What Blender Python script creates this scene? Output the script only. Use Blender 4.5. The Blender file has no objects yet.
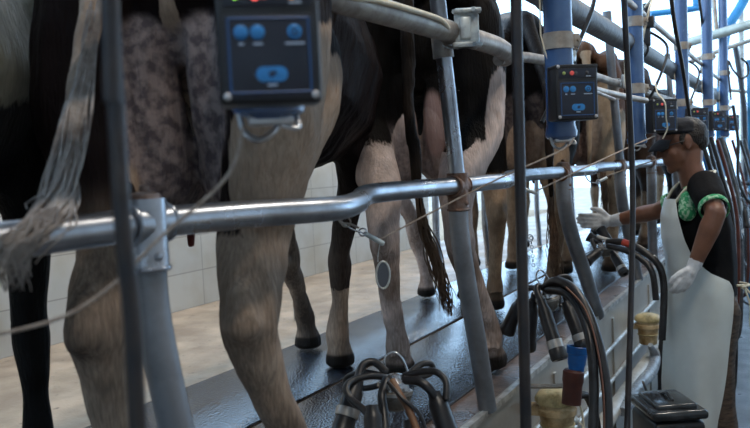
import bpy, bmesh, math, random
import numpy as np
from mathutils import Vector, Matrix
random.seed(7); RNG = np.random.RandomState(7)
S = bpy.context.scene; COL = S.collection
PI = math.pi

# ------------------------------------------------------------------ camera
FPX = 812.0
th, pt, rl = math.radians(27.6), math.radians(3.5), math.radians(2.6)
CAM = Vector((0, 0, .75))
F = Vector((math.cos(th)*math.cos(pt), math.sin(th)*math.cos(pt), -math.sin(pt)))
R0 = Vector((math.sin(th), -math.cos(th), 0)); U0 = R0.cross(F)
U = math.cos(rl)*U0 + math.sin(rl)*R0; R = math.cos(rl)*R0 - math.sin(rl)*U0
cd = bpy.data.cameras.new('camera'); cam = bpy.data.objects.new('camera', cd); COL.objects.link(cam)
cam.matrix_world = Matrix(((R.x, U.x, -F.x, CAM.x), (R.y, U.y, -F.y, CAM.y), (R.z, U.z, -F.z, CAM.z), (0, 0, 0, 1)))
cd.sensor_width = 36; cd.lens = FPX/750*36; cd.clip_start = .02; cd.clip_end = 200
cd.dof.use_dof = True; cd.dof.focus_distance = 2.7; cd.dof.aperture_fstop = 5.0
S.camera = cam

def at(x, y, Y=None, D=None, Z=None):
    """surveying helper: the point of a real plane (Y, Z or distance D) seen at a photo position"""
    d = F + (x-375)/FPX*R - (y-214)/FPX*U
    t = D if D is not None else ((Y-CAM.y)/d.y if Y is not None else (Z-CAM.z)/d.z)
    return CAM + d*t

# ------------------------------------------------------------------ materials
MATS = {}
def mat(name, col, rough=.5, metal=0, bump=0, bscale=60, var=0, vscale=8, spec=.5, emit=None, alpha=None, trans=0, var_col=None, stretch=None, coat=0, vlo=.4, vhi=.65):
    if name in MATS: return MATS[name]
    m = bpy.data.materials.new(name); m.use_nodes = True; MATS[name] = m
    nt = m.node_tree; N = nt.nodes; L = nt.links; b = N['Principled BSDF']
    b.inputs['Base Color'].default_value = (*col, 1); b.inputs['Roughness'].default_value = rough
    b.inputs['Metallic'].default_value = metal; b.inputs['Specular IOR Level'].default_value = spec
    if coat: b.inputs['Coat Weight'].default_value = coat; b.inputs['Coat Roughness'].default_value = .15
    if trans: b.inputs['Transmission Weight'].default_value = trans
    if alpha is not None: b.inputs['Alpha'].default_value = alpha
    tc = N.new('ShaderNodeTexCoord'); mp = N.new('ShaderNodeMapping'); L.new(tc.outputs['Object'], mp.inputs[0])
    if stretch: mp.inputs['Scale'].default_value = stretch
    n = N.new('ShaderNodeTexNoise'); n.inputs['Scale'].default_value = vscale; n.inputs['Detail'].default_value = 6; n.inputs['Roughness'].default_value = .65
    L.new(mp.outputs[0], n.inputs['Vector'])
    r = N.new('ShaderNodeValToRGB'); r.color_ramp.elements[0].position = vlo; r.color_ramp.elements[1].position = vhi
    vc = var_col if var_col else tuple(c*(1-var) for c in col)
    r.color_ramp.elements[0].color = (*col, 1); r.color_ramp.elements[1].color = (*vc, 1)
    L.new(n.outputs[0], r.inputs[0]); L.new(r.outputs[0], b.inputs['Base Color'])
    mr = N.new('ShaderNodeMapRange'); mr.inputs['To Min'].default_value = max(.02, rough-.1); mr.inputs['To Max'].default_value = min(1, rough+.15)
    L.new(n.outputs[0], mr.inputs[0]); L.new(mr.outputs[0], b.inputs['Roughness'])
    if bump:
        n2 = N.new('ShaderNodeTexNoise'); n2.inputs['Scale'].default_value = bscale; n2.inputs['Detail'].default_value = 4
        L.new(mp.outputs[0], n2.inputs['Vector'])
        bp = N.new('ShaderNodeBump'); bp.inputs['Strength'].default_value = bump; bp.inputs['Distance'].default_value = .01
        L.new(n2.outputs[0], bp.inputs['Height']); L.new(bp.outputs[0], b.inputs['Normal'])
    if emit:
        b.inputs['Emission Color'].default_value = (*emit[:3], 1); b.inputs['Emission Strength'].default_value = emit[3]
    return m

galv = mat('galvanised steel', (.44, .47, .52), .27, .9, .008, 30, .45, 7, var_col=(.27, .28, .30))
galv_old = mat('dull galvanised pipe', (.42, .38, .33), .48, .55, .2, 50, var_col=(.22, .19, .17), vscale=12)
postm = mat('worn grey steel post', (.27, .29, .32), .42, .6, .04, 30, var_col=(.17, .175, .185), vscale=6)
rust = mat('rusty fitting', (.22, .17, .15), .55, .6, .4, 70, var_col=(.16, .075, .04), vscale=22)
steel = mat('stainless steel', (.55, .56, .58), .25, .95, .03, 30, .15, 10)
pitmetal = mat('pit wall sheet metal', (.50, .47, .42), .36, .45, .05, 8, var_col=(.38, .35, .30), vscale=3)
brightmetal = mat('bright metal edge', (.72, .71, .67), .3, .6, .1, 30, var_col=(.33, .31, .28), vscale=18)
blackrub = mat('black rubber', (.012, .012, .014), .32, 0, .08, 60, var_col=(.03, .03, .032), vscale=15)
blackpl = mat('black plastic', (.012, .013, .016), .38, 0, .04, 90, var_col=(.02, .021, .024), vscale=10)
bronzepole = mat('dark painted steel', (.020, .021, .026), .35, .2, .08, 50, var_col=(.045, .037, .035), vscale=14)
bluetube = mat('blue tinted plastic tube', (.045, .10, .24), .22, 0, .03, 30, var_col=(.075, .145, .30), vscale=6, coat=.3)
bluecup = mat('blue plastic', (.01, .13, .42), .3, 0, .03, 30, var_col=(.015, .09, .3), vscale=20)
blueframe = mat('blue painted steel', (.02, .22, .42), .4, 0, .05, 30, var_col=(.02, .12, .26), vscale=5)
cream = mat('yellowed plastic', (.62, .47, .27), .42, 0, .15, 50, var_col=(.26, .16, .06), vscale=14)
creamcap = mat('grimy yellow cap', (.60, .50, .27), .42, 0, .2, 50, var_col=(.16, .13, .04), vscale=16)
whitepipe = mat('milky white pipe', (.55, .54, .49), .35, 0, .06, 20, var_col=(.33, .31, .26), vscale=8)
sleeve = mat('creased clear sleeve', (.38, .42, .46), .25, 0, .6, 30, var_col=(.18, .2, .23), vscale=10)
redbrown = mat('red brown rubber', (.10, .025, .015), .4, 0, .1, 40, var_col=(.05, .014, .01), vscale=12)
ropem = mat('dirty cord', (.45, .38, .32), .8, 0, .4, 200, var_col=(.28, .22, .18), vscale=60)
creamhose = mat('cream flexible line', (.80, .74, .58), .45, 0, .05, 60, var_col=(.66, .59, .44), vscale=20)
brasstag = mat('pale clip metal', (.62, .67, .66), .38, .35, .05, 60, var_col=(.35, .38, .4), vscale=30)
greydark = mat('grey vacuum pipe', (.045, .052, .062), .5, .1, .35, 45, var_col=(.13, .13, .125), vscale=16)

def led(name, c, s): return mat(name, c, .3, emit=(*c, s))

# wet rubber mat
def floor_mat(name, c1, c2, rough_lo, rough_hi, scale, bump, speck=None, bscale=120, c3=None, spec=.5):
    m = bpy.data.materials.new(name); m.use_nodes = True; nt = m.node_tree; N = nt.nodes; L = nt.links; b = N['Principled BSDF']
    b.inputs['Specular IOR Level'].default_value = spec
    tc = N.new('ShaderNodeTexCoord')
    n = N.new('ShaderNodeTexNoise'); n.inputs['Scale'].default_value = scale; n.inputs['Detail'].default_value = 8; n.inputs['Roughness'].default_value = .6
    L.new(tc.outputs['Object'], n.inputs['Vector'])
    r = N.new('ShaderNodeValToRGB'); r.color_ramp.elements[0].position = .38; r.color_ramp.elements[1].position = .62
    r.color_ramp.elements[0].color = (*c1, 1); r.color_ramp.elements[1].color = (*c2, 1)
    if c3: e = r.color_ramp.elements.new(.5); e.color = (*c3, 1)
    L.new(n.outputs[0], r.inputs[0])
    col = r.outputs[0]
    n3 = N.new('ShaderNodeTexNoise'); n3.inputs['Scale'].default_value = 26; n3.inputs['Detail'].default_value = 3; L.new(tc.outputs['Object'], n3.inputs['Vector'])
    if speck:
        r3 = N.new('ShaderNodeValToRGB'); r3.color_ramp.elements[0].position = .66; r3.color_ramp.elements[1].position = .70
        L.new(n3.outputs[0], r3.inputs[0])
        mx = N.new('ShaderNodeMix'); mx.data_type = 'RGBA'; L.new(r3.outputs[0], mx.inputs[0]); L.new(col, mx.inputs[6]); mx.inputs[7].default_value = (*speck, 1)
        col = mx.outputs[2]
    L.new(col, b.inputs['Base Color'])
    n4 = N.new('ShaderNodeTexNoise'); n4.inputs['Scale'].default_value = 3.5; n4.inputs['Detail'].default_value = 5; L.new(tc.outputs['Object'], n4.inputs['Vector'])
    mr = N.new('ShaderNodeMapRange'); mr.inputs[1].default_value = .35; mr.inputs[2].default_value = .65
    mr.inputs['To Min'].default_value = rough_lo; mr.inputs['To Max'].default_value = rough_hi
    L.new(n4.outputs[0], mr.inputs[0]); L.new(mr.outputs[0], b.inputs['Roughness'])
    n2 = N.new('ShaderNodeTexVoronoi'); n2.inputs['Scale'].default_value = bscale; L.new(tc.outputs['Object'], n2.inputs['Vector'])
    bp = N.new('ShaderNodeBump'); bp.inputs['Strength'].default_value = bump; bp.inputs['Distance'].default_value = .004
    L.new(n2.outputs[0], bp.inputs['Height']); L.new(bp.outputs[0], b.inputs['Normal'])
    return m
m_mat = floor_mat('wet rubber matting', (.012, .015, .022), (.028, .034, .045), .06, .24, 6, .32, (.03, .02, .012), spec=.9)
m_conc = floor_mat('worn tan concrete', (.44, .31, .205), (.27, .185, .12), .35, .65, 4, .2, (.17, .12, .08), c3=(.35, .25, .165))
m_kerb = floor_mat('wet kerb concrete', (.20, .145, .12), (.10, .08, .072), .2, .5, 9, .4, (.05, .04, .03))
m_pit = floor_mat('dark pit floor', (.03, .03, .032), (.06, .055, .05), .25, .5, 5, .3)

def tile_mat():
    m = bpy.data.materials.new('glazed wall tiles'); m.use_nodes = True; nt = m.node_tree; N = nt.nodes; L = nt.links; b = N['Principled BSDF']
    tc = N.new('ShaderNodeTexCoord'); mp = N.new('ShaderNodeMapping'); mp.inputs['Rotation'].default_value = (PI/2, 0, 0); L.new(tc.outputs['Object'], mp.inputs[0])
    br = N.new('ShaderNodeTexBrick'); br.offset = 0; br.inputs['Scale'].default_value = 1; br.inputs['Brick Width'].default_value = .30; br.inputs['Row Height'].default_value = .2
    br.inputs['Mortar Size'].default_value = .0035; br.inputs['Mortar Smooth'].default_value = .3
    br.inputs['Color1'].default_value = (.66, .64, .58, 1); br.inputs['Color2'].default_value = (.62, .60, .55, 1); br.inputs['Mortar'].default_value = (.42, .39, .35, 1)
    L.new(mp.outputs[0], br.inputs['Vector'])
    n = N.new('ShaderNodeTexNoise'); n.inputs['Scale'].default_value = 3; n.inputs['Detail'].default_value = 6; L.new(tc.outputs['Object'], n.inputs['Vector'])
    r = N.new('ShaderNodeValToRGB'); r.color_ramp.elements[0].position = .45; r.color_ramp.elements[1].position = .75
    r.color_ramp.elements[0].color = (1, 1, 1, 1); r.color_ramp.elements[1].color = (.78, .72, .62, 1)
    L.new(n.outputs[0], r.inputs[0])
    mx = N.new('ShaderNodeMix'); mx.data_type = 'RGBA'; mx.blend_type = 'MULTIPLY'; mx.inputs[0].default_value = 1
    L.new(br.outputs[0], mx.inputs[6]); L.new(r.outputs[0], mx.inputs[7]); L.new(mx.outputs[2], b.inputs['Base Color'])
    b.inputs['Roughness'].default_value = .3
    return m
m_tile = tile_mat()
m_white = mat('white painted sheet', (.78, .79, .78), .6, 0, .05, 20, .1, 4)

# ------------------------------------------------------------------ mesh helpers
class MB:
    def __init__(s): s.v = []; s.f = []
    def add(s, v, f):
        o = len(s.v); s.v += [tuple(p) for p in v]; s.f += [tuple(i+o for i in q) for q in f]; return s
    def box(s, c, d, rot=None):
        vs = [Vector((sx*d[0]/2, sy*d[1]/2, sz*d[2]/2)) for sx in (-1, 1) for sy in (-1, 1) for sz in (-1, 1)]
        if rot is not None: vs = [rot @ v for v in vs]
        vs = [v+Vector(c) for v in vs]
        return s.add(vs, [(0, 1, 3, 2), (4, 6, 7, 5), (0, 4, 5, 1), (2, 3, 7, 6), (0, 2, 6, 4), (1, 5, 7, 3)])
    def rbox(s, c, d, r=.004, rot=None, seg=2):
        bm = bmesh.new(); bmesh.ops.create_cube(bm, size=1)
        for v in bm.verts: v.co = Vector((v.co.x*d[0], v.co.y*d[1], v.co.z*d[2]))
        bmesh.ops.bevel(bm, geom=bm.edges[:], offset=r, segments=seg, affect='EDGES', profile=.5)
        if rot is not None:
            for v in bm.verts: v.co = rot @ v.co
        for v in bm.verts: v.co += Vector(c)
        bm.verts.index_update(); s.add([v.co.copy() for v in bm.verts], [tuple(v.index for v in f.verts) for f in bm.faces]); bm.free(); return s
    def tube(s, pts, r, seg=12, sub=6, close=True):
        pts = [Vector(p) for p in pts]
        if sub > 1 and len(pts) > 2: pts, rs = catmull(pts, r, sub)
        else: rs = r if isinstance(r, (list, tuple)) else [r]*len(pts)
        n = len(pts); up = None; V = []; Fc = []
        for i, p in enumerate(pts):
            t = (pts[min(i+1, n-1)]-pts[max(i-1, 0)]).normalized()
            if up is None:
                a = Vector((0, 0, 1)) if abs(t.z) < .9 else Vector((1, 0, 0)); up = t.cross(a).normalized()
            up = (up - t*up.dot(t)).normalized(); w = t.cross(up)
            for k in range(seg):
                a = 2*PI*k/seg; V.append(p+(up*math.cos(a)+w*math.sin(a))*rs[i])
        for i in range(n-1):
            for k in range(seg):
                k2 = (k+1) % seg; Fc.append((i*seg+k, i*seg+k2, (i+1)*seg+k2, (i+1)*seg+k))
        if close: Fc.append(tuple(range(seg-1, -1, -1))); Fc.append(tuple((n-1)*seg+k for k in range(seg)))
        return s.add(V, Fc)
    def cyl(s, a, b, r, seg=20, r2=None):
        return s.tube([a, b], [r, r2 if r2 is not None else r], seg, 1)
    def lathe(s, base, axis, prof, seg=24):
        """prof: (radius, height along axis)"""
        axis = Vector(axis).normalized(); a = Vector((0, 0, 1)) if abs(axis.z) < .9 else Vector((1, 0, 0))
        u = axis.cross(a).normalized(); w = axis.cross(u); base = Vector(base); V = []; Fc = []
        for (r, h) in prof:
            for k in range(seg):
                t = 2*PI*k/seg; V.append(base+axis*h+(u*math.cos(t)+w*math.sin(t))*max(r, 1e-4))
        for i in range(len(prof)-1):
            for k in range(seg):
                k2 = (k+1) % seg; Fc.append((i*seg+k, i*seg+k2, (i+1)*seg+k2, (i+1)*seg+k))
        return s.add(V, Fc)
    def torus(s, c, axis, Rr, r, seg=24, sq=1):
        axis = Vector(axis).normalized(); a = Vector((0, 0, 1)) if abs(axis.z) < .9 else Vector((1, 0, 0))
        u = axis.cross(a).normalized(); w = axis.cross(u)
        pts = [Vector(c)+(u*math.cos(2*PI*k/seg)+w*math.sin(2*PI*k/seg)*sq)*Rr for k in range(seg+1)]
        return s.tube(pts, r, 8, 1)
    def ball(s, c, r, seg=12):
        r = r if isinstance(r, (tuple, list)) else (r, r, r); V = []; Fc = []
        n = seg; m = seg//2
        for i in range(m+1):
            for k in range(n):
                a = PI*i/m; t = 2*PI*k/n; V.append((c[0]+r[0]*math.sin(a)*math.cos(t), c[1]+r[1]*math.sin(a)*math.sin(t), c[2]+r[2]*math.cos(a)))
        for i in range(m):
            for k in range(n):
                k2 = (k+1) % n; Fc.append((i*n+k, (i+1)*n+k, (i+1)*n+k2, i*n+k2))
        return s.add(V, Fc)
    def build(s, name, m, parent=None, smooth=True, loc=None):
        me = bpy.data.meshes.new(name); me.from_pydata(s.v, [], s.f); me.validate(); me.update()
        bm = bmesh.new(); bm.from_mesh(me); bmesh.ops.remove_doubles(bm, verts=bm.verts, dist=1e-6); bmesh.ops.recalc_face_normals(bm, faces=bm.faces); bm.to_mesh(me); bm.free()
        if smooth:
            me.polygons.foreach_set('use_smooth', [True]*len(me.polygons))
            try: me.set_sharp_from_angle(angle=math.radians(40))
            except Exception: pass
        me.materials.append(m)
        o = bpy.data.objects.new(name, me); COL.objects.link(o)
        if parent: o.parent = parent; o.matrix_parent_inverse = Matrix.Identity(4)
        if parent:   # vertices were given in world space
            inv = parent.matrix_basis.inverted() if parent.parent is None else (parent.parent.matrix_basis @ parent.matrix_basis).inverted()
            me.transform(inv)
        return o
def catmull(pts, r, sub):
    rs = r if isinstance(r, (list, tuple)) else [r]*len(pts)
    P = [pts[0]]+pts+[pts[-1]]; Q = [rs[0]]+list(rs)+[rs[-1]]; o = []; q = []
    for i in range(1, len(P)-2):
        for k in range(sub):
            t = k/sub; t2 = t*t; t3 = t2*t
            o.append(.5*((2*P[i])+(-P[i-1]+P[i+1])*t+(2*P[i-1]-5*P[i]+4*P[i+1]-P[i+2])*t2+(-P[i-1]+3*P[i]-3*P[i+1]+P[i+2])*t3))
            q.append(Q[i]+(Q[i+1]-Q[i])*t)
    o.append(P[-2]); q.append(Q[-2]); return o, q

def thing(name, label, cat, loc=(0, 0, 0), rz=0, group=None):
    o = bpy.data.objects.new(name, None); COL.objects.link(o); o.empty_display_size = .05
    o.matrix_basis = Matrix.Translation(Vector(loc)) @ Matrix.Rotation(rz, 4, 'Z')
    return tag(o, label, cat, group)
def tag(o, label, cat, group=None, kind=None):
    o['label'] = label; o['category'] = cat
    if group: o['group'] = group
    if kind: o['kind'] = kind
    return o
def struct(name, mb, m, label=None):
    o = mb.build(name, m, smooth=False); o['kind'] = 'structure'; 
    if label: o['label'] = label
    return o

# ------------------------------------------------------------------ room shell
XA, XB = -3.0, 12.0
struct('floor', MB().box(((XA+XB)/2, 1.9775, -.2), (XB-XA, 2.045, .4)), m_conc)
struct('trim_1', MB().box(((XA+XB)/2, .904, -.06), (XB-XA, .102, .12)), m_kerb)
struct('wall_left', MB().box(((XA+6.8)/2, 3.08, .48), (6.8-XA, .16, 1.76)), m_tile)
struct('trim_5', MB().box(((XA+6.8)/2, 3.07, 1.375), (6.8-XA, .22, .03)), m_kerb)
struct('floor_pit', MB().box(((XA+XB)/2, 0, -.85), (XB-XA, 1.7, .1)), m_pit)
# pit wall: sheet metal panels with lip and ribs
pw = MB().box(((XA+XB)/2, .843, -.40), (XB-XA, .02, .80))
for i in range(14):
    pw.box((XA+.5+i*1.1, .83, -.42), (.03, .012, .70))
struct('wall_pit', pw, pitmetal)
struct('trim_2', MB().box(((XA+XB)/2, .834, -.006), (XB-XA, .018, .020)), brightmetal)
struct('trim_3', MB().tube([(XA, .822, -.20), (XB, .822, -.20)], .011, 10, 1), brightmetal)
struct('trim_4', MB().tube([(XA, .822, -.36), (XB, .822, -.36)], .011, 10, 1), brightmetal)
struct('wall_right', MB().box(((XA+XB)/2, -.90, -.40), (XB-XA, .1, .80)), pitmetal)
struct('floor_right', MB().box(((XA+XB)/2, -2.45, -.2), (XB-XA, 3.0, .4)), m_conc)  # unseen platform across the pit, put in to block light
struct('wall_right_blocker', MB().box(((XA+9)/2, -4.05, 1.1), (9-XA, .12, 4.1)), m_white)  # unseen side wall, added to shut out daylight from the right
struct('wall_near', MB().box((XA-.1, 0, 1.1), (.2, 8.3, 3.9)), m_white)
struct('wall_far', MB().box((XB+.05, 0, -.45), (.1, 1.8, .8)), m_pit)
struct('ground', MB().box((16.15, 0, -.45), (8.1, 30, .8)), m_conc)
struct('ceiling', MB().box(((XA+8.0)/2, -1.1, 3.1), (8.0-XA, 5.8, .08)), m_white)  # left edge cut back so sky light falls on the wall and feed passage

def rubber(x0, x1, y0, y1):
    return MB().rbox(((x0+x1)/2, (y0+y1)/2, .006), (x1-x0, y1-y0, .012), .003)
tag(rubber(-2.5, 11.5, .95, 1.40).build('rubber_mat', m_mat), 'long wet black rubber mat lying nearest the kerb under the cows\' hind feet', 'mat', 'rubber mats')
tag(rubber(-2.5, 11.5, 1.42, 1.885).build('rubber_mat', m_mat), 'long wet black rubber mat on the wall side, bordering the tan concrete', 'mat', 'rubber mats')

# ------------------------------------------------------------------ stall frame
fr = thing('stall_frame', 'galvanised steel rump rail frame with curved posts along the platform edge', 'railing', (0, .85, 0))
rail = [(-.6, .85, .678), (.3, .85, .678), (.80, .85, .678), (.93, .85, .678), (1.15, .83, .674), (1.36, .798, .668), (1.50, .825, .672), (1.64, .872, .682), (1.85, .872, .682), (2.12, .85, .68), (2.35, .83, .68), (2.48, .82, .679), (2.58, .845, .682), (2.72, .88, .686), (3.0, .87, .686), (3.30, .85, .684), (3.55, .825, .682), (3.68, .815, .682), (3.8, .85, .684), (4.1, .87, .686), (4.5, .85, .682), (4.8, .82, .68), (5.0, .86, .68), (5.65, .85, .676), (6.1, .82, .674), (6.3, .86, .674), (6.9, .85, .672), (8.2, .85, .67), (9.6, .85, .668)]
MB().tube(rail, .0238, 20, 5).build('rump_rail', galv, fr)
posts = [  # rail X, base X, base Y bend
    (-.3, -.25, .02), (.900, .985, -.03), (2.135, 2.27, -.015), (3.30, 3.80, -.012), (4.5, 4.95, 0), (5.55, 5.75, .03), (6.75, 7.0, 0), (7.95, 8.2, 0)]
for i, (xr, xb, yb) in enumerate(posts):
    y = .85
    low = [(xr, y, .66), (xr+.01*(xb-xr), y, .55), (xr+.22*(xb-xr), y+yb*.3, .40), (xr+.58*(xb-xr), y+yb*.7, .22), (xb, y+yb, .0)]
    MB().tube(low, .0262 if i < 2 else (.0275 if i == 2 else .031), 18, 6).build('post', galv if i < 1 else postm, fr)
    f_ = MB().cyl((xr, y, .61), (xr, y, .715), .0300, 20).cyl((xr-.038, y, .678), (xr+.038, y, .678), .0285, 20)
    f_.torus((xr, y, .612), (0, 0, 1), .0295, .004); f_.torus((xr-.037, y, .678), (1, 0, 0), .028, .0035); f_.torus((xr+.037, y, .678), (1, 0, 0), .028, .0035)
    f_.ball((xr-.01, y-.028, .63), .007, 8)
    f_.build('fitting', rust if i != 1 else galv, fr)
    if i in (2, 4, 6):
        MB().tube([(xr, y, .70), (xr-.012, y+.01, .9), (xr-.03, y+.02, 1.12), (xr-.06, y+.035, 1.5)], .0225, 18, 4).build('post', galv if i == 2 else postm, fr)
        t_ = Vector((-.03, .02, 0))
        MB().cyl((xr-.026, y+.016, 1.035), (xr-.032, y+.02, 1.12), .0290, 20).build('fitting', galv_old, fr)
    else: # short stub cap above the rail
        MB().lathe((xr, y, .712), (0, 0, 1), [(.0255, 0), (.022, .01), (.008, .014), (.007, .022), (.0, .024)], 16).build('stub_cap', rust, fr)
MB().tube([(.2, .82, 1.085), (1.2, .835, 1.090), (1.8, .835, 1.098), (2.12, .835, 1.10), (2.45, .83, 1.10), (2.62, .85, 1.092), (2.68, .88, 1.09)], .0300, 18, 5).build('upper_rail', galv_old, fr)
MB().tube([(2.56, .86, 1.07), (2.75, .87, 1.10), (3.0, .86, 1.115), (3.35, .85, 1.12), (4.0, .85, 1.12), (4.9, .85, 1.125), (5.8, .85, 1.13), (9, .85, 1.15)], .019, 16, 5).build('upper_rail', galv_old, fr)
# cast clamp bracket where post two meets the upper rail
cl = MB(); cx, cy, cz = 2.095, .79, 1.105
RM = Matrix.Rotation(math.radians(24), 3, 'Z')
cl.rbox((cx, cy, cz), (.012, .066, .100), .004, RM); cl.rbox((cx-.010, cy, cz), (.016, .030, .060), .005, RM); cl.rbox((cx-.012, cy+.006, cz-.045), (.035, .06, .014), .004, RM)
cl.rbox((cx+.028, cy-.012, cz), (.05, .014, .104), .004, RM)
for dz in (-.046, .046):
    cl.rbox((cx-.004, cy-.006, cz+dz), (.03, .072, .012), .004, RM)
    for dy in (-.028, .028): cl.cyl((cx-.02, cy+dy, cz+dz), (cx+.005, cy+dy, cz+dz), .0065, 6)
cl.torus((cx+.012, cy+.045, cz-.012), (1, .3, 0), .031, .0025); cl.torus((cx-.006, cy+.045, cz-.018), (1, .3, 0), .031, .0025)
cl.build('clamp_bracket', brasstag, fr)
cl2 = MB(); cl2.rbox((4.48, .80, 1.13), (.03, .05, .07), .004, RM); cl2.torus((4.48, .85, 1.12), (1, 0, 0), .026, .003); cl2.build('clamp_bracket', brasstag, fr)
cl3 = MB(); cl3.rbox((3.18, .82, 1.13), (.05, .04, .05), .004, RM); cl3.torus((3.2, .85, 1.12), (1, 0, 0), .026, .003); cl3.torus((3.14, .85, 1.12), (1, 0, 0), .026, .003); cl3.build('clamp_bracket', brasstag, fr)
tag(MB().tube([(.7, .82, 1.145), at(335, -10, Y=.80), at(370, -1, Y=.80), at(400, 6.5, Y=.80), at(425, 14, Y=.80), at(441, 20, Y=.80), at(448, 28, Y=.81)], .0068, 10, 6).build('air_line', creamhose), 'thin cream flexible line lying along the top of the upper rail', 'hose')

# feed side frame
ff = thing('feed_side_frame', 'slim grey steel stall frame on the wall side, behind the cows', 'railing', (3, 2.0, 0))
for (x, y) in ((.9, 2.12), (2.1, 2.12), (3.33, 2.2), (4.55, 1.95), (5.40, 1.945), (6.7, 1.95), (7.9, 1.95)):
    top = x-.02
    MB().tube([(x+.01, y, 0), (x-.0, y, .15), (x-.03, y, .3), (x-.02, y, .6), (x-.02, y, .95)], .021, 12, 4).build('post', galv, ff)
MB().tube([(-1, 2.1, .95), (3.3, 2.15, .95), (4.5, 1.97, .95), (9.5, 1.95, .95)], .02, 12, 3).build('top_rail', galv, ff)

# ------------------------------------------------------------------ animals: one continuous surface from blended volumes
_ico = None
def ico():
    global _ico
    if _ico is None:
        bm = bmesh.new(); bmesh.ops.create_icosphere(bm, subdivisions=2, radius=1)
        _ico = (np.array([v.co[:] for v in bm.verts]), np.array([[v.index for v in f.verts] for f in bm.faces])); bm.free()
    return _ico
def body(name, chains, voxel, smooth_it, material, parent=None, shape=None):
    V, Fc = ico(); vs = []; fs = []; n = 0
    for ch in chains:
        pts = [np.array(c[0], float) for c in ch]; rr = [np.array(c[1] if isinstance(c[1], (tuple, list)) else (c[1],)*3, float) for c in ch]
        out = []
        if len(ch) == 1: out = [(pts[0], rr[0])]
        for i in range(len(ch)-1):
            d = np.linalg.norm(pts[i+1]-pts[i]); m = max(1, int(d/(.28*min(rr[i].min(), rr[i+1].min())))+1)
            for k in range(m+1): t = k/m; out.append((pts[i]*(1-t)+pts[i+1]*t, rr[i]*(1-t)+rr[i+1]*t))
        for p, r in out: vs.append(V*r+p); fs.append(Fc+n); n += len(V)
    vs = np.concatenate(vs); fs = np.concatenate(fs)
    me = bpy.data.meshes.new('tmp'); me.from_pydata(vs.tolist(), [], fs.tolist())
    o = bpy.data.objects.new('tmp', me); COL.objects.link(o)
    r = o.modifiers.new('r', 'REMESH'); r.mode = 'VOXEL'; r.voxel_size = voxel; r.adaptivity = 0
    s = o.modifiers.new('s', 'SMOOTH'); s.factor = .5; s.iterations = smooth_it
    dg = bpy.context.evaluated_depsgraph_get(); dg.update()
    m2 = bpy.data.meshes.new_from_object(o.evaluated_get(dg)); m2.name = name
    bpy.data.objects.remove(o); bpy.data.meshes.remove(me)
    m2.materials.clear(); m2.materials.append(material)
    m2.polygons.foreach_set('use_smooth', [True]*len(m2.polygons))
    co = np.zeros(len(m2.vertices)*3); m2.vertices.foreach_get('co', co); co = co.reshape(-1, 3)
    if shape is not None:
        co = shape(co); m2.vertices.foreach_set('co', co.ravel()); m2.update()
    o2 = bpy.data.objects.new(name, m2); COL.objects.link(o2)
    if parent: o2.parent = parent
    return o2, co
def attr(me, name, vals):
    a = me.attributes.new(name, 'FLOAT', 'POINT'); a.data.foreach_set('value', np.asarray(vals, dtype=np.float32))
def sstep(x, a, b): t = np.clip((x-a)/(b-a), 0, 1); return t*t*(3-2*t)

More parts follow.
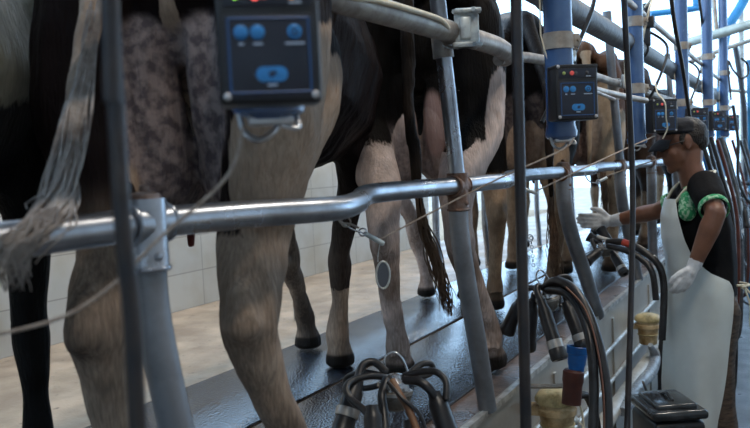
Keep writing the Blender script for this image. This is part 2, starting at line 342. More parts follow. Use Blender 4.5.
def hide_mat(name, dark, light, dirtc=(.07, .048, .034), edge=.10, dark2=None, light2=None):
    m = bpy.data.materials.new(name); m.use_nodes = True; nt = m.node_tree; N = nt.nodes; L = nt.links; b = N['Principled BSDF']
    b.inputs['Roughness'].default_value = .55; b.inputs['Specular IOR Level'].default_value = .06
    b.inputs['Sheen Weight'].default_value = .0; b.inputs['Sheen Roughness'].default_value = .4
    tc = N.new('ShaderNodeTexCoord')
    def noise(sc, det=4, stretch=(1, 1, 1)):
        mp = N.new('ShaderNodeMapping'); mp.inputs['Scale'].default_value = stretch; L.new(tc.outputs['Object'], mp.inputs[0])
        n = N.new('ShaderNodeTexNoise'); n.inputs['Scale'].default_value = sc; n.inputs['Detail'].default_value = det; L.new(mp.outputs[0], n.inputs['Vector']); return n.outputs[0]
    def A(nm): a = N.new('ShaderNodeAttribute'); a.attribute_name = nm; return a.outputs['Fac']
    def M(op, x, y, z=None):
        k = N.new('ShaderNodeMath'); k.operation = op
        for i, q in enumerate((x, y, z)):
            if q is None: continue
            if isinstance(q, (int, float)): k.inputs[i].default_value = q
            else: L.new(q, k.inputs[i])
        return k.outputs[0]
    def mix(f, a, c):
        k = N.new('ShaderNodeMix'); k.data_type = 'RGBA'
        if isinstance(f, (int, float)): k.inputs[0].default_value = f
        else: L.new(f, k.inputs[0])
        for i, q in ((6, a), (7, c)):
            if isinstance(q, tuple): k.inputs[i].default_value = (*q, 1)
            else: L.new(q, k.inputs[i])
        return k.outputs[2]
    def ramp(x, a, c):
        k = N.new('ShaderNodeMapRange'); k.inputs[1].default_value = a; k.inputs[2].default_value = c; L.new(x, k.inputs[0]); return k.outputs[0]
    hair = noise(150, 3, (1, 1, .16)); med = noise(14, 5); big = noise(5, 4)
    p = M('ADD', A('patch'), M('MULTIPLY', M('SUBTRACT', hair, .5), edge*1.6)); p = M('ADD', p, M('MULTIPLY', M('SUBTRACT', med, .5), edge*2.2))
    pm = ramp(p, -.02, .025)
    dk = mix(ramp(med, .35, .7), dark, dark2 or tuple(c*1.4+.002 for c in dark))
    lt = mix(ramp(med, .35, .68), light, light2 or tuple(c*.6 for c in light))
    lt = mix(M('MULTIPLY', ramp(hair, .35, .7), .45), lt, tuple(c*.45 for c in light))
    c = mix(pm, dk, lt)
    c = mix(M('MULTIPLY', A('dirt'), ramp(M('ADD', big, M('MULTIPLY', hair, .25)), .42, .72)), c, dirtc)
    sk = mix(ramp(noise(45, 4), .40, .62), (.30, .24, .225), (.11, .09, .095))
    c = mix(A('skin'), c, sk)
    c = mix(A('pink'), c, (.56, .37, .33)); c = mix(A('teat'), c, (.13, .035, .03)); c = mix(A('hoof'), c, (.02, .017, .015))
    L.new(c, b.inputs['Base Color'])
    bp = N.new('ShaderNodeBump'); bp.inputs['Strength'].default_value = .55; bp.inputs['Distance'].default_value = .012
    h = M('ADD', M('MULTIPLY', hair, .6), M('MULTIPLY', noise(28, 4, (1, 1, .5)), .9)); L.new(h, bp.inputs['Height']); L.new(bp.outputs[0], b.inputs['Normal'])
    return m

def blob(co, c, r, k=1.0):
    """positive inside an ellipsoid c, r and negative outside"""
    d = np.sqrt((((co-np.array(c))/np.array(r))**2).sum(1)); return (1-d)*k

def make_cow(label, origin, heading, hm, mask, hind=None, fore=None, voxel=.014, tail=None, tuft=None, tuftmat=None, width=1.0, height=1.0, udder=1.0, teats=True, hock=None, hz=.47, group='cows standing in the stalls', tail_r=(.03, .022, .016), tz=.605, fat=1.0, rough=0):
    a = math.radians(heading); ca, sa = math.cos(a), math.sin(a)
    def loc(p):   # world -> local
        x, y = p[0]-origin[0], p[1]-origin[1]; return (x*ca+y*sa, -x*sa+y*ca, p[2])
    w = width; H = height
    ch = []
    ch.append([((.10, 0, 1.26*H), (.11, .085*w, .07)), ((.42, 0, 1.30*H), (.14, .13*w, .085)), ((.9, 0, 1.29*H), (.15, .12*w, .09)), ((1.5, 0, 1.30*H), (.14, .11, .10))])
    ch.append([((.26, 0, 1.07*H), (.17, .20*w, .22)), ((.55, 0, 1.02*H), (.2, .235*w, .30)), ((.95, 0, .965*H), (.25, .262*w, .33)), ((1.3, 0, .96*H), (.25, .25*w, .31)), ((1.6, 0, 1.0*H), (.16, .19, .27))])
    ch.append([((1.65, 0, 1.08*H), (.14, .12, .2)), ((1.95, 0, 1.16*H), (.13, .09, .15)), ((2.2, 0, 1.12*H), (.12, .09, .12))])
    ch.append([((2.25, 0, 1.12*H), (.12, .10, .12)), ((2.45, 0, .98*H), (.09, .075, .09)), ((2.58, 0, .86*H), (.065, .06, .06))])
    for s in (-1, 1):
        ch.append([((2.2, .10*s, 1.17*H), (.03, .04, .03)), ((2.2, .2*s, 1.15*H), (.02, .05, .035))])          # ear
        ch.append([((.03, .10*s*w, 1.19*H), .05), ((.20, .17*s*w, 1.21*H), (.08, .07, .08)), ((.50, .235*s*w, 1.26*H), (.07, .045, .05))])  # pin bone to hook
    hd = hind or [(.09, .14), (.09, -.14)]; fo = fore or [(1.50, .13), (1.44, -.13)]; hk = hock or [(-.03, .145), (-.03, -.145)]
    for s, (hx, hy), (kx, ky) in ((1, hd[0], hk[0]), (-1, hd[1], hk[1])):
        ch.append([((.22, .15*s*w, 1.10*H), (.17, .105*w, .17)), ((.19, .158*s*w, .93*H), (.16, .098*w, .16)), ((.14, .16*s*w, .78*H), (.12, .084*w, .11)),
                   ((kx+.10, ky*.97, hz+.17), (.080*fat, .066*fat, .08)), ((kx+.035, ky, hz+.075), (.062*fat, .055*fat, .06)), ((kx+.006, ky, hz), (.058*fat, .052*fat, .055))])
        ch.append([((kx-.030*fat, ky, hz+.04), (.03, .030, .05)), ((kx-.042*fat, ky, hz+.005), (.032, .034, .035))])
        ch.append([((.40, .19*s*w, .88*H), (.12, .06, .16)), ((kx+.14, ky*.97, .64), (.06, .05, .07))])
        ch.append([((kx+.01, ky, hz-.02), (.050*fat, .048*fat, .05)), ((kx*.55+hx*.45-.02, ky*.55+hy*.45, hz-.15), (.037*fat, .036*fat, .05)), ((hx-.045, hy, .17), (.036, .034, .04)), ((hx-.035, hy, .125), (.047, .046, .038)), ((hx-.01, hy, .085), (.042, .043, .03)), ((hx+.015, hy, .05), (.060, .054, .03)), ((hx+.02, hy, .022), (.072, .060, .022))])
        ch.append([((hx-.08, hy+.02, .10), .014)]); ch.append([((hx-.08, hy-.02, .10), .014)])
    for s, (fx, fy) in ((1, fo[0]), (-1, fo[1])):
        kx, ky = fx*.4+1.42*.6, fy*.6+.13*s*.4
        ch.append([((1.45, .17*s, 1.0), (.15, .08, .2)), ((1.40, .16*s, .80), (.10, .07, .1)), ((1.42, .15*s, .66), (.06, .055, .06)), ((kx, ky, .44), (.042, .040, .05)), ((kx+.005, ky, .39), (.048, .045, .045)), ((kx*.5+fx*.5, ky*.5+fy*.5, .26), (.032, .030, .05)), ((fx-.01, fy, .13), (.041, .041, .035)), ((fx, fy, .085), (.038, .038, .03)), ((fx+.02, fy, .045), (.058, .053, .03)), ((fx+.025, fy, .02), (.066, .058, .02))])
    u = udder
    if u:
        for s in (-1, 1):
            ch.append([((.16, .062*s, .98), (.05, .048, .08)), ((.20, .075*s, .84), (.09, .068*u, .09)), ((.25, .078*s, .735), (.12, .078*u, .085)), ((.42, .075*s, .73), (.12, .078*u, .08))])
            if teats:
                for tx in (.19, .40): ch.append([((tx, .075*s, .68), .020), ((tx-.005, .080*s, .63), .0145), ((tx-.005, .082*s, tz), .0125)])
    tl = [loc(p) for p in tail] if tail else [(-.015, 0, 1.22*H), (-.05, .0, 1.0*H), (-.055, .005, .8), (-.05, .01, .66)]
    ch.append([((.06, 0, 1.28*H), .05), ((.0, 0, 1.27*H), .04)]+[(p, tail_r[0]+(tail_r[2]-tail_r[0])*i/(len(tl)-1)) for i, p in enumerate(tl)])
    def shape(co):
        # coarse clumps in the coat
        from mathutils import noise
        out = co.copy()
        for i, p in enumerate(co):
            q = Vector((p[0]*38, p[1]*38, p[2]*11)); n1 = noise.noise(q); n2 = noise.noise(q+Vector((31, 7, 3)))
            q2 = Vector((p[0]*9, p[1]*9, p[2]*6)); m1 = noise.noise(q2); m2 = noise.noise(q2+Vector((11, 5, 2)))
            out[i, 0] += .0045*n1+.009*m1; out[i, 1] += .0045*n2+.009*m2
        return out
    o, co = body('cow', ch, voxel, 4 if voxel > .012 else 5, hm, shape=shape if rough else None)
    me = o.data
    M_ = mask(co)
    z = co[:, 2]
    tz = np.array([p for p in tl]); dt = np.full(len(co), 9.)
    tlf = [tz[i]*(1-t)+tz[i+1]*t for i in range(len(tz)-1) for t in np.linspace(0, 1, 8)]
    for q in tlf: dt = np.minimum(dt, np.linalg.norm(co-q, axis=1))
    tailm = sstep(dt, .055, .035)
    patch = M_.get('patch', np.full(len(co), -1.)); patch = np.where(tailm > .5, M_.get('tail', -1.), patch)
    attr(me, 'patch', patch)
    dirt = M_.get('dirt', sstep(z, .75, .35)*.8)
    attr(me, 'dirt', np.maximum(dirt, tailm*M_.get('taildirt', .3)))
    hoof = np.zeros(len(co))
    for (hx, hy) in list(hd)+list(fo): hoof = np.maximum(hoof, sstep(z, .065, .05)*(np.hypot(co[:, 0]-hx, co[:, 1]-hy) < .14))
    attr(me, 'hoof', hoof)
    ud = (np.abs(co[:, 1]) < .165)*(co[:, 0] > .0)*(co[:, 0] < .62)*(z > .57)*(z < 1.02)
    near = np.full(len(co), 9.)
    if u:
        for s in (-1, 1):
            for q in ((.18, .065*s, .93), (.20, .075*s, .84), (.25, .078*s, .735), (.34, .078*s, .735), (.42, .075*s, .73)): near = np.minimum(near, np.sqrt((((co-np.array(q))/np.array((.15, .098, .13)))**2).sum(1)))
    attr(me, 'skin', sstep(near, 1.02, .85)*M_.get('skinw', 1.)*(1-tailm)); attr(me, 'pink', M_.get('pink', np.zeros(len(co))))
    attr(me, 'teat', (z < .672)*(z > .555)*(np.abs(np.abs(co[:, 1])-.08) < .03)*(co[:, 0] > .15)*(co[:, 0] < .45)*(near < 1.35)*1.0 if (u and teats) else np.zeros(len(co)))
    o.matrix_basis = Matrix.Translation((origin[0], origin[1], .012)) @ Matrix.Rotation(a, 4, 'Z')
    tag(o, label, 'cow', group)
    if tuft:
        mb = MB(); n = tuft[1]; pts = [Vector(p) for p in tuft[0]]; rn = random.Random(len(label))
        P2, _ = catmull(pts, .01, 5)
        for k in range(n):
            sx, sy, sz = (rn.gauss(0, 1) for _ in range(3)); i0 = rn.randint(0, max(0, len(P2)//2)); i1 = len(P2)-int(abs(rn.gauss(0, 1))*len(P2)*.16)
            q = []
            m = i1-i0
            ph = rn.random()*6; am = tuft[2]
            for j in range(i0, i1):
                t = (j-i0)/max(1, m-1); tt = j/len(P2)
                wv = am*(.55+.5*math.sin(PI*min(1, tt*1.1)))
                q.append(P2[j]+Vector((sx*wv+.006*math.sin(ph+t*9), sy*wv+.006*math.cos(ph+t*11), sz*wv*.3))*(.45+.75*t))
            if len(q) > 2: mb.tube(q, [.0032*(1-.75*j/(len(q)-1)) for j in range(len(q))], 5, 1, close=False)
        mb.build('tail_hair', tuftmat or MATS['tail hair brown'], o)
    return o

hair_dark = mat('tail hair dark', (.02, .016, .014), .7, 0, .3, 120, var_col=(.05, .038, .03), vscale=20)
hair_brown = mat('tail hair brown', (.16, .095, .055), .7, 0, .3, 120, var_col=(.07, .04, .025), vscale=14)
hair_pale = mat('tail hair pale', (.34, .30, .27), .75, 0, .3, 120, var_col=(.11, .09, .08), vscale=18)
def loc_of(origin, heading, p):
    a = math.radians(heading); x, y = p[0]-origin[0], p[1]-origin[1]; return (x*math.cos(a)+y*math.sin(a), -x*math.sin(a)+y*math.cos(a))

# --- nearest (mostly out of frame) cow
h0 = hide_mat('hide black with grey flank', (.005, .005, .005), (.26, .26, .21))
_q = at(18, 18, D=1.5); _l = loc_of((-.13, 1.06), 24, _q)
def k0(co): return dict(patch=blob(co, (_l[0], _l[1], _q.z+.05), (.36, .3, .22)), dirt=np.zeros(len(co)))
make_cow('black cow cut off by the left edge, pale grey patch high on its flank', (-.13, 1.06), 24, h0, k0, voxel=.016, teats=False, udder=.9)

# --- cow one, large in the foreground
h1 = hide_mat('hide dark with tan thigh', (.008, .005, .005), (.45, .34, .255), edge=.09, dirtc=(.105, .080, .064), light2=(.36, .26, .19))
o1 = (1.10, 1.01); H1 = 21
q1, q2 = at(97, 342, Z=.45), at(249, 336, Z=.44); r1, r2 = at(112, 500, Z=0), at(290, 505, Z=0)
def k1(co):
    x, y, z = co.T
    p = np.maximum.reduce([blob(co, (.12, -.235, .72), (.34, .125, .215)), blob(co, (.22, -.30, .80), (.30, .085, .22)), (.62-z)*3, blob(co, (.20, 0, .80), (.24, .11, .17)), blob(co, (.02, .0, .95), (.14, .035, .17))])
    p = np.where((y > .09) & (z < .66), np.maximum(p, .3), p)
    fr_ = (x > 1.2)*(y < 0)*(z > .30); p = np.where(fr_ > 0, -1, p)
    return dict(patch=p, dirt=np.clip(sstep(z, .72, .40)*.9+(y > .05)*sstep(z, .74, .64)*.9, 0, 1), tail=.5, taildirt=.35, skinw=sstep(np.abs(y)+(z-.6)*.22, .20, .17))
t1 = [at(96, -25, D=1.32), at(93, 20, D=1.27), at(84, 70, D=1.24), at(75, 115, D=1.2), at(67, 160, D=1.16), at(60, 200, D=1.1)]
make_cow('dark cow with tan right thigh and mottled grey udder, largest in the foreground', o1, H1, h1, k1, voxel=.0095,
    hock=[loc_of(o1, H1, q1), loc_of(o1, H1, q2)], hind=[loc_of(o1, H1, (q1.x+.10, q1.y+.02)), loc_of(o1, H1, (q2.x+.16, q2.y-.0))], width=1.16, height=1.07, tz=.575, fat=1.12, rough=1, hz=.45,
    fore=[loc_of(o1, H1, (2.74, 1.77)), loc_of(o1, H1, (2.52, 1.49))], tail=t1, tail_r=(.022, .019, .017),
    tuft=([at(96, 0, D=1.24), at(84, 70, D=1.22), at(75, 115, D=1.17), at(66, 160, D=1.12), at(58, 195, D=1.07), at(48, 218, D=.98), at(30, 234, D=.93), at(16, 255, D=.92), at(12, 290, D=.93)], 150, .012), tuftmat=hair_pale)

# --- cow two, centre
h2 = hide_mat('hide black over white legs', (.006, .005, .0045), (.80, .64, .57), edge=.07, dirtc=(.16, .11, .08))
o2 = (2.52, 1.13); H2 = 25
def k2(co):
    x, y, z = co.T
    p = np.maximum.reduce([(.80-z)*2, blob(co, (.04, -.335, .82), (.25, .115, .27)), blob(co, (.08, .0, .80), (.20, .10, .14)), blob(co, (.0, -.05, .93), (.09, .045, .19))])
    dk = blob(co, (.06, -.13, .83), (.12, .065, .15)); p = np.where(dk > 0, -dk*2, p)
    pink = sstep(blob(co, (.08, -.045, .86), (.12, .06, .15)), 0, .25)*.8
    return dict(patch=p, dirt=sstep(z, .66, .38)*.85, tail=-.6, pink=pink, taildirt=.12, skinw=sstep(z, .90, .80)*.75*(np.abs(y) < .12))
t2 = [at(408, -20, D=2.42), at(408, 60, D=2.40), at(411, 130, D=2.38), at(417, 190, D=2.38), at(424, 232, D=2.40)]
make_cow('black and white cow with white lower legs, at the centre behind the clamped post', o2, H2, h2, k2, voxel=.012, width=1.25, height=1.10, rough=1,
    hock=[loc_of(o2, H2, (2.33, 1.19)), loc_of(o2, H2, (2.45, .975))], hind=[loc_of(o2, H2, (2.46, 1.22)), loc_of(o2, H2, (2.66, .96))],
    fore=[loc_of(o2, H2, (4.01, 1.80)), loc_of(o2, H2, (3.95, 1.54))], tail=t2, tail_r=(.026, .02, .014),
    tuft=([at(414, 160, D=2.38), at(420, 210, D=2.38), at(428, 240, D=2.42), at(438, 270, D=2.46), at(445, 295, D=2.5), at(450, 316, D=2.55)], 80, .010), tuftmat=hair_brown)

# --- cow three
h3 = hide_mat('hide black with tan legs', (.006, .005, .005), (.42, .29, .19), edge=.07, dirtc=(.10, .062, .04))
o3 = (3.72, 1.11); H3 = 27
def k3(co):
    x, y, z = co.T
    p = np.maximum.reduce([(.66-z)*2, blob(co, (.08, .0, .76), (.22, .10, .17)), blob(co, (.05, -.10, .72), (.2, .09, .16))])
    return dict(patch=p, dirt=sstep(z, .6, .3)*.7, skinw=.3, tail=-.5)
make_cow('black cow with tan legs, standing behind the second black pole', o3, H3, h3, k3, voxel=.015, width=1.1, height=1.08, hock=[(-.03, .17), (-.03, -.12)], hind=[(.10, .18), (.12, -.10)], fore=[(1.70, .10), (1.52, -.14)],
    tail=[at(549, 92, D=3.45), at(549, 150, D=3.43), at(552, 200, D=3.42)], tuft=([at(551, 190, D=3.42), at(553, 225, D=3.42), at(556, 255, D=3.44), at(559, 288, D=3.48)], 60, .013), tuftmat=hair_brown)

# --- cow four
h4 = hide_mat('hide brown with cream', (.075, .038, .022), (.50, .37, .25), edge=.08, dirtc=(.12, .075, .05))
def k4(co):
    x, y, z = co.T
    p = np.maximum.reduce([(.60-z)*2, blob(co, (.08, -.12, .88), (.22, .10, .30)), blob(co, (.05, -.22, .70), (.2, .1, .3))])
    return dict(patch=p, dirt=sstep(z, .5, .25)*.8, skinw=.4, tail=.4)
make_cow('brown cow with cream streaked thighs, right of the second control box', (4.95, 1.12), 27, h4, k4, voxel=.016, width=1.1, height=1.08, fore=[(1.65, .12), (1.48, -.14)], hock=[(-.04, .17), (-.02, -.15)], tuft=([(4.94, 1.04, .72), (4.93, 1.03, .55), (4.95, 1.03, .38)], 40, .012), tuftmat=hair_brown)

# --- cows five to eight
h5 = hide_mat('hide dark brown with tan', (.030, .018, .013), (.44, .32, .22), edge=.08, dirtc=(.10, .065, .045))
def k5(co):
    x, y, z = co.T
    return dict(patch=np.maximum.reduce([(.45-z)*2, blob(co, (.05, .16, .86), (.25, .08, .35)), blob(co, (.05, -.05, .9), (.1, .04, .2))]), dirt=sstep(z, .5, .25)*.8, skinw=.6)
make_cow('dark brown cow with one tan streaked thigh, just left of the worker\'s cap', (6.15, 1.12), 27, h5, k5, voxel=.018, width=1.1, height=1.08, fore=[(1.6, .12), (1.42, -.14)])
h6 = hide_mat('hide black distant', (.012, .010, .010), (.35, .27, .2), edge=.08)
def k6(co): return dict(patch=(.35-co[:, 2])*2, dirt=sstep(co[:, 2], .5, .25)*.8)
make_cow('black cow half hidden behind the worker\'s head, farther than the dark brown one', (7.35, 1.1), 27, h6, k6, voxel=.02)
def k7(co): return dict(patch=(.5-co[:, 2])*2, dirt=sstep(co[:, 2], .5, .25)*.8)
make_cow('farthest cow of the row, brown, mostly hidden behind the worker', (8.55, 1.1), 27, h4, k7, voxel=.022)

# ------------------------------------------------------------------ milking control stations over the pit
led_g = led('green indicator light', (.35, 1, .1), 2.5); led_r = led('red indicator light', (1, .12, .10), 2.0); led_o = led('orange indicator light', (1, .42, .05), 2.5)
led_g0 = mat('dim green light', (.35, .45, .12), .3); led_r0 = led('dim red light', (.6, .08, .07), .35); led_d0 = mat('unlit light', (.07, .07, .075), .3)
btn = mat('blue button', (.03, .25, .62), .35, 0, .02, 40, var_col=(.03, .2, .5)); btn2 = mat('dark blue ink', (.015, .04, .10), .4); mark = mat('pale printing', (.45, .55, .7), .5)
panelm = mat('dark navy panel', (.012, .016, .030), .35, 0, .02, 60, var_col=(.016, .02, .034)); line = mat('blue outline', (.02, .09, .25), .4)
screwm = mat('screw head', (.5, .5, .52), .35, .8)
def station_frame(c, az):
    a = math.radians(az); n = Vector((math.cos(a), math.sin(a), 0)); v = Vector((0, 0, 1)); u = v.cross(n)  # u: to the right seen from the front
    rot = Matrix((n, u, v)).transposed()
    return n, u, v, rot
def control_box(i, c, label, lit=False, az=217, s=1.0, detail=True):
    c = Vector(c)-Vector((0, 0, .003)); n, u, v, rot = station_frame(c, az)
    W_, H_, Dp = .110*s, .136*s, .060*s
    t = thing('control_box', label, 'control box', c, math.radians(az), 'milking control boxes along the pit')
    def P(x, y, d=0): return c+u*(x*W_)+v*(y*H_)+n*(Dp/2+d)
    hb = MB().rbox(c, (Dp, W_, H_), .005, rot, 3); hb.rbox(c+v*(H_*.5-.004)+n*.004, (Dp*.9, W_*1.02, .010), .003, rot); hb.build('housing', blackpl, t)
    pb = MB().rbox(P(0, -.13, .0005), (.002, W_*.86, H_*.66), .0008, rot); pb.build('front_panel', panelm, t)
    MB().rbox(P(0, .35, .0005), (.002, W_*.86, H_*.17), .0008, rot).build('light_strip', panelm, t)
    ol = MB(); q = [(-.39, .17), (.39, .17), (.39, -.41), (-.39, -.41)]
    for k in range(4):
        a_, b_ = q[k], q[(k+1) % 4]; ol.cyl(P(*a_, .0018), P(*b_, .0018), .0010, 6)
    ol.build('outline', line, t)
    for (bx, by) in ((-.27, .06), (-.11, .06), (.25, .06)):
        b = MB().lathe(P(bx, by, .001), n, [(.0078*s, 0), (.0078*s, .002), (.006*s, .003), (0, .003)], 18).build('button', btn, t)
        if bx > 0: MB().torus(P(bx, by, .0042), n, .0035*s, .0009, 14).build('button_symbol', btn2, b)
    for (bx, w_) in ((-.27, .05), (-.11, .09), (.25, .19), (.01, .10)):
        MB().box(P(bx, -.03 if bx != .01 else -.355, .0017), (.0008, W_*w_, .0022*s), rot).build('printed_mark', mark, t, smooth=False)
    MB().box(P(.27, .29, .0017), (.0008, W_*.12, .0022*s), rot).build('printed_mark', mark, t, smooth=False)
    ob = MB()
    ob.lathe(P(-.07, -.27, .001), n, [(.0082*s, 0), (.0082*s, .002), (0, .0026)], 18); ob.lathe(P(.09, -.27, .001), n, [(.0082*s, 0), (.0082*s, .002), (0, .0026)], 18); ob.box(P(.01, -.27, .002), (.0022, W_*.16, .0162*s), rot)
    o_ = ob.build('wide_button', btn, t)
    sy = MB().lathe(P(.01, -.27, .0035), n, [(.0036*s, 0), (.0036*s, .0008), (0, .001)], 12); sy.box(P(.035, -.255, .0038), (.0008, .004, .003), rot); sy.build('button_symbol', btn2, o_)
    gs = (led_g, led_r, led_o) if lit else (led_g0, led_r0, led_d0)
    for (bx, r_, m_) in ((-.31, .0042, gs[0]), (-.12, .0056, gs[1]), (.24, .0044, gs[2])):
        MB().lathe(P(bx, .35, .001), n, [(r_*s, 0), (r_*s, .0015), (r_*.6*s, .003), (0, .0033)], 14).build('indicator_light', m_, t)
    if True: MB().lathe(P(-.03, .35, .001), n, [(.0048*s, 0), (.0048*s, .0015), (0, .0025)], 14).build('indicator_light', led_d0 if not lit else led('faint red light', (.5, .12, .12), .25), t)
    for (bx, by) in ((-.43, -.44), (.43, -.44), (-.44, .47)):
        MB().lathe(P(bx, by, .0), n, [(.0042*s, 0), (.0042*s, .002), (.002*s, .0032), (0, .0033)], 12).build('screw', screwm, t)
    return t, n, u
def meter_tube(i, c, label, az=217, bands=(1.04,), bottom=.79, top=2.3, off=(.055, 0)):
    n, u, v, rot = station_frame(Vector(c), az)
    ax = Vector((c[0], c[1], 0))-n*off[0]+u*off[1]
    t = thing('meter_tube', label, 'tube', (ax.x, ax.y, bottom), 0, 'blue hanging tubes along the pit')
    def Z(z): return Vector((ax.x, ax.y, z))
    MB().cyl(Z(bottom+.035), Z(top), .0365, 28).build('tube', bluetube, t)
    MB().lathe(Z(bottom-.005), (0, 0, 1), [(.0, 0), (.026, .0), (.040, .008), (.042, .02), (.036, .04), (.0385, .055), (.0385, .06), (.0, .06)], 28).build('bottom_cup', bluetube, t)
    hk = MB().tube([Z(bottom)-n*(-.01)+u*.012, Z(bottom-.018)+n*.02+u*.004, Z(bottom-.028)+n*.022-u*.014, Z(bottom-.018)+n*.018-u*.03, Z(bottom+.004)+n*.012-u*.034], .0035, 8, 5)
    hk.tube([Z(bottom)+u*.03, Z(bottom-.016)+n*.02+u*.03, Z(bottom-.012)+n*.02+u*.012], .003, 8, 5); hk.rbox(Z(bottom-.006)+n*.012, (.02, .05, .012), .003, rot)
    hk.build('hanging_hook', steel, t)
    for z in bands:
        b = MB().lathe(Z(z-.021), (0, 0, 1), [(.0366, 0), (.0395, 0), (.0395, .042), (.0366, .042)], 28)
        b.rbox(Z(z)+u*.040+n*.012, (.018, .022, .034), .003, rot); b.cyl(Z(z)+u*.046+n*.03, Z(z)+u*.046-n*.01, .005, 8); b.cyl(Z(z-.02)+u*.04, Z(z-.02)+u*.052, .003, 8)
        b.build('clamp_band', galv_old, t)
    tw = MB().tube([Z(top-.5)-u*.045, Z(1.15)-u*.047, Z(bands[0])-u*.043, Z(.95)-u*.02+n*.02], .002, 6, 5); tw.build('tie_wire', creamhose, t)
    return t
ST = [((.728, .50, .886), 'control box nearest the camera, with glowing green, red and orange lights', 'blue hanging tube above and behind the nearest control box'),
      ((2.055, .50, .908), 'second control box from the camera, on the thick blue tube beside the black pole', 'blue hanging tube carrying the second control box from the camera'),
      ((3.56, .50, .898), 'third control box from the camera, just above the worker\'s cap', 'blue hanging tube with the third control box, left of the worker\'s head'),
      ((4.90, .50, .917), 'fourth control box from the camera, directly behind the worker\'s cap', 'blue hanging tube rising above the worker\'s cap'),
      ((6.20, .50, .948), 'fifth control box from the camera, small, right of the worker\'s cap', 'blue hanging tube, second to the right of the worker\'s head'),
      ((7.65, .50, .968), 'farthest control box of the row, near the right edge', 'thinnest blue hanging tube, farthest to the right')]
BANDS = [(1.3,), (1.045, 1.33), (1.02, 1.30), (1.02, 1.34), (1.08, 1.40), (1.10, 1.40)]
for i, (c, lb, lt) in enumerate(ST):
    control_box(i, c, lb, lit=(i == 0), s=1 if i else .96)
    o_ = [(.058, 0), (.070, -.004), (.10, -.06), (.09, -.03), (.07, -.02), (.07, -.02)][i]
    t = meter_tube(i, c, lt, bands=BANDS[i], bottom=c[2]-.112 if i else c[2]-.075, off=o_)

# black poles hanging along the pit
for k, (pts, lb) in enumerate([
    ([at(109, -40, Y=.5), at(110, 0, Y=.5), at(122, 214, Y=.5), at(133, 330, Y=.5), at(139, 470, Y=.5)], 'dark upright pole nearest the camera, crossing the first cow'),
    ([at(515, -60, Y=.5), at(516, 0, Y=.5), at(521, 214, Y=.5), at(526, 428, Y=.5), at(527, 500, Y=.5)], 'black upright pole in front of the third cow and cluster'),
    ([at(622, -60, Y=.5), at(624, 0, Y=.5), at(632, 160, Y=.5), at(632, 260, Y=.5), at(628, 400, Y=.5), at(625, 500, Y=.5)], 'black upright pole between the worker and the second blue tube'),
    ([at(668, -30, Y=.5), at(674, 20, Y=.5), at(683, 70, Y=.5), at(690, 120, Y=.5), at(700, 200, Y=.5), at(703, 330, Y=.5)], 'brownish black hanging strip passing behind the worker\'s cap'),
    ([at(698, -10, Y=.585), at(703, 30, Y=.585), at(709, 100, Y=.585), at(712, 200, Y=.585), at(714, 300, Y=.585)], 'thin black hanging strip near the fifth control box')]):
    mb = MB().tube(pts, [.0095, .0098, .0100, .0105, .0115, .0115][:len(pts)] if k < 3 else .011, 12, 5)
    e_ = pts[0]+(pts[0]-pts[1]).normalized()*max(.05, (2.5-pts[0].z)); pts = [e_]+pts
    if k > 1: mb = MB().tube(pts, .010, 12, 5)
    if k == 0: mb = MB().tube(pts, .0078, 12, 5)
    if k == 1: mb = MB().tube(pts, .0118, 12, 5)
    for z in range(5):
        p = pts[0].lerp(pts[-1], .2+z*.15)
    tag(mb.build('hanging_pole', bronzepole), lb, 'pole', 'dark poles hanging along the pit')

# pipes overhead
def pipe(name, pts, r, m, label, cat='pipe', sub=4, seg=20, group=None): return tag(MB().tube(pts, r, seg, sub).build(name, m), label, cat, group)
pipe('vacuum_pipe', [(-2.2, .64, 1.21), (1.6, .64, 1.215), (2.6, .64, 1.215), (5, .64, 1.22), (9, .64, 1.22)], .040, greydark, 'thick grimy grey pipe running behind the blue tubes at the top')
pipe('water_pipe', [(-2.2, .60, 1.36), (1.8, .60, 1.36), (5, .60, 1.355), (9, .60, 1.35)], .014, galv_old, 'slim pale pipe above the thick grey pipe')
# brackets from pipe, hoses & fittings near the stations
for i, (c, lb, lt) in enumerate(ST[1:], 1):
    x = c[0]
    b = MB(); b.rbox((x+.33, .60, 1.335), (.05, .07, .05), .006); b.cyl((x+.33, .60, 1.36), (x+.33, .60, 1.42), .016, 12); b.torus((x+.33, .64, 1.218), (1, 0, 0), .043, .005)
    b.rbox((x+.33, .60, 1.28), (.03, .03, .10), .004)
    tag(b.build('pulsator', blackpl), ['black valve fitting with grey cap on the thick pipe, right of the big blue tube', 'black valve fitting on the thick pipe, above the worker\'s cap', 'black valve fitting on the thick pipe, upper right', 'small black valve fitting far along the thick pipe', 'farthest black valve fitting on the thick pipe'][i-1], 'valve', 'valve fittings on the overhead pipe')
    for k, (dx, dy, dz) in enumerate(((.0, .03, .0), (.05, -.02, .06))):
        pts = [(x+.33+dx, .60, 1.30+dz), (x+.38+dx, .55-dy, 1.22), (x+.30+dx, .56, 1.05), (x+.36, .60+dy, .95), (x+.28, .66, .85)] if k == 0 else [(x+.30, .60, 1.40), (x+.22, .55, 1.43), (x+.14, .56, 1.36), (x+.16, .60, 1.2), (x+.2, .62, 1.02)]
        if i < 4: tag(MB().tube(pts, .0065 if k == 0 else .005, 8, 6).build('air_hose', blackrub if k == 0 else creamhose), ('black' if k == 0 else 'cream')+' air hose curling down from the '+['second', 'third', 'fourth'][i-1]+' station\'s valve fitting', 'hose')
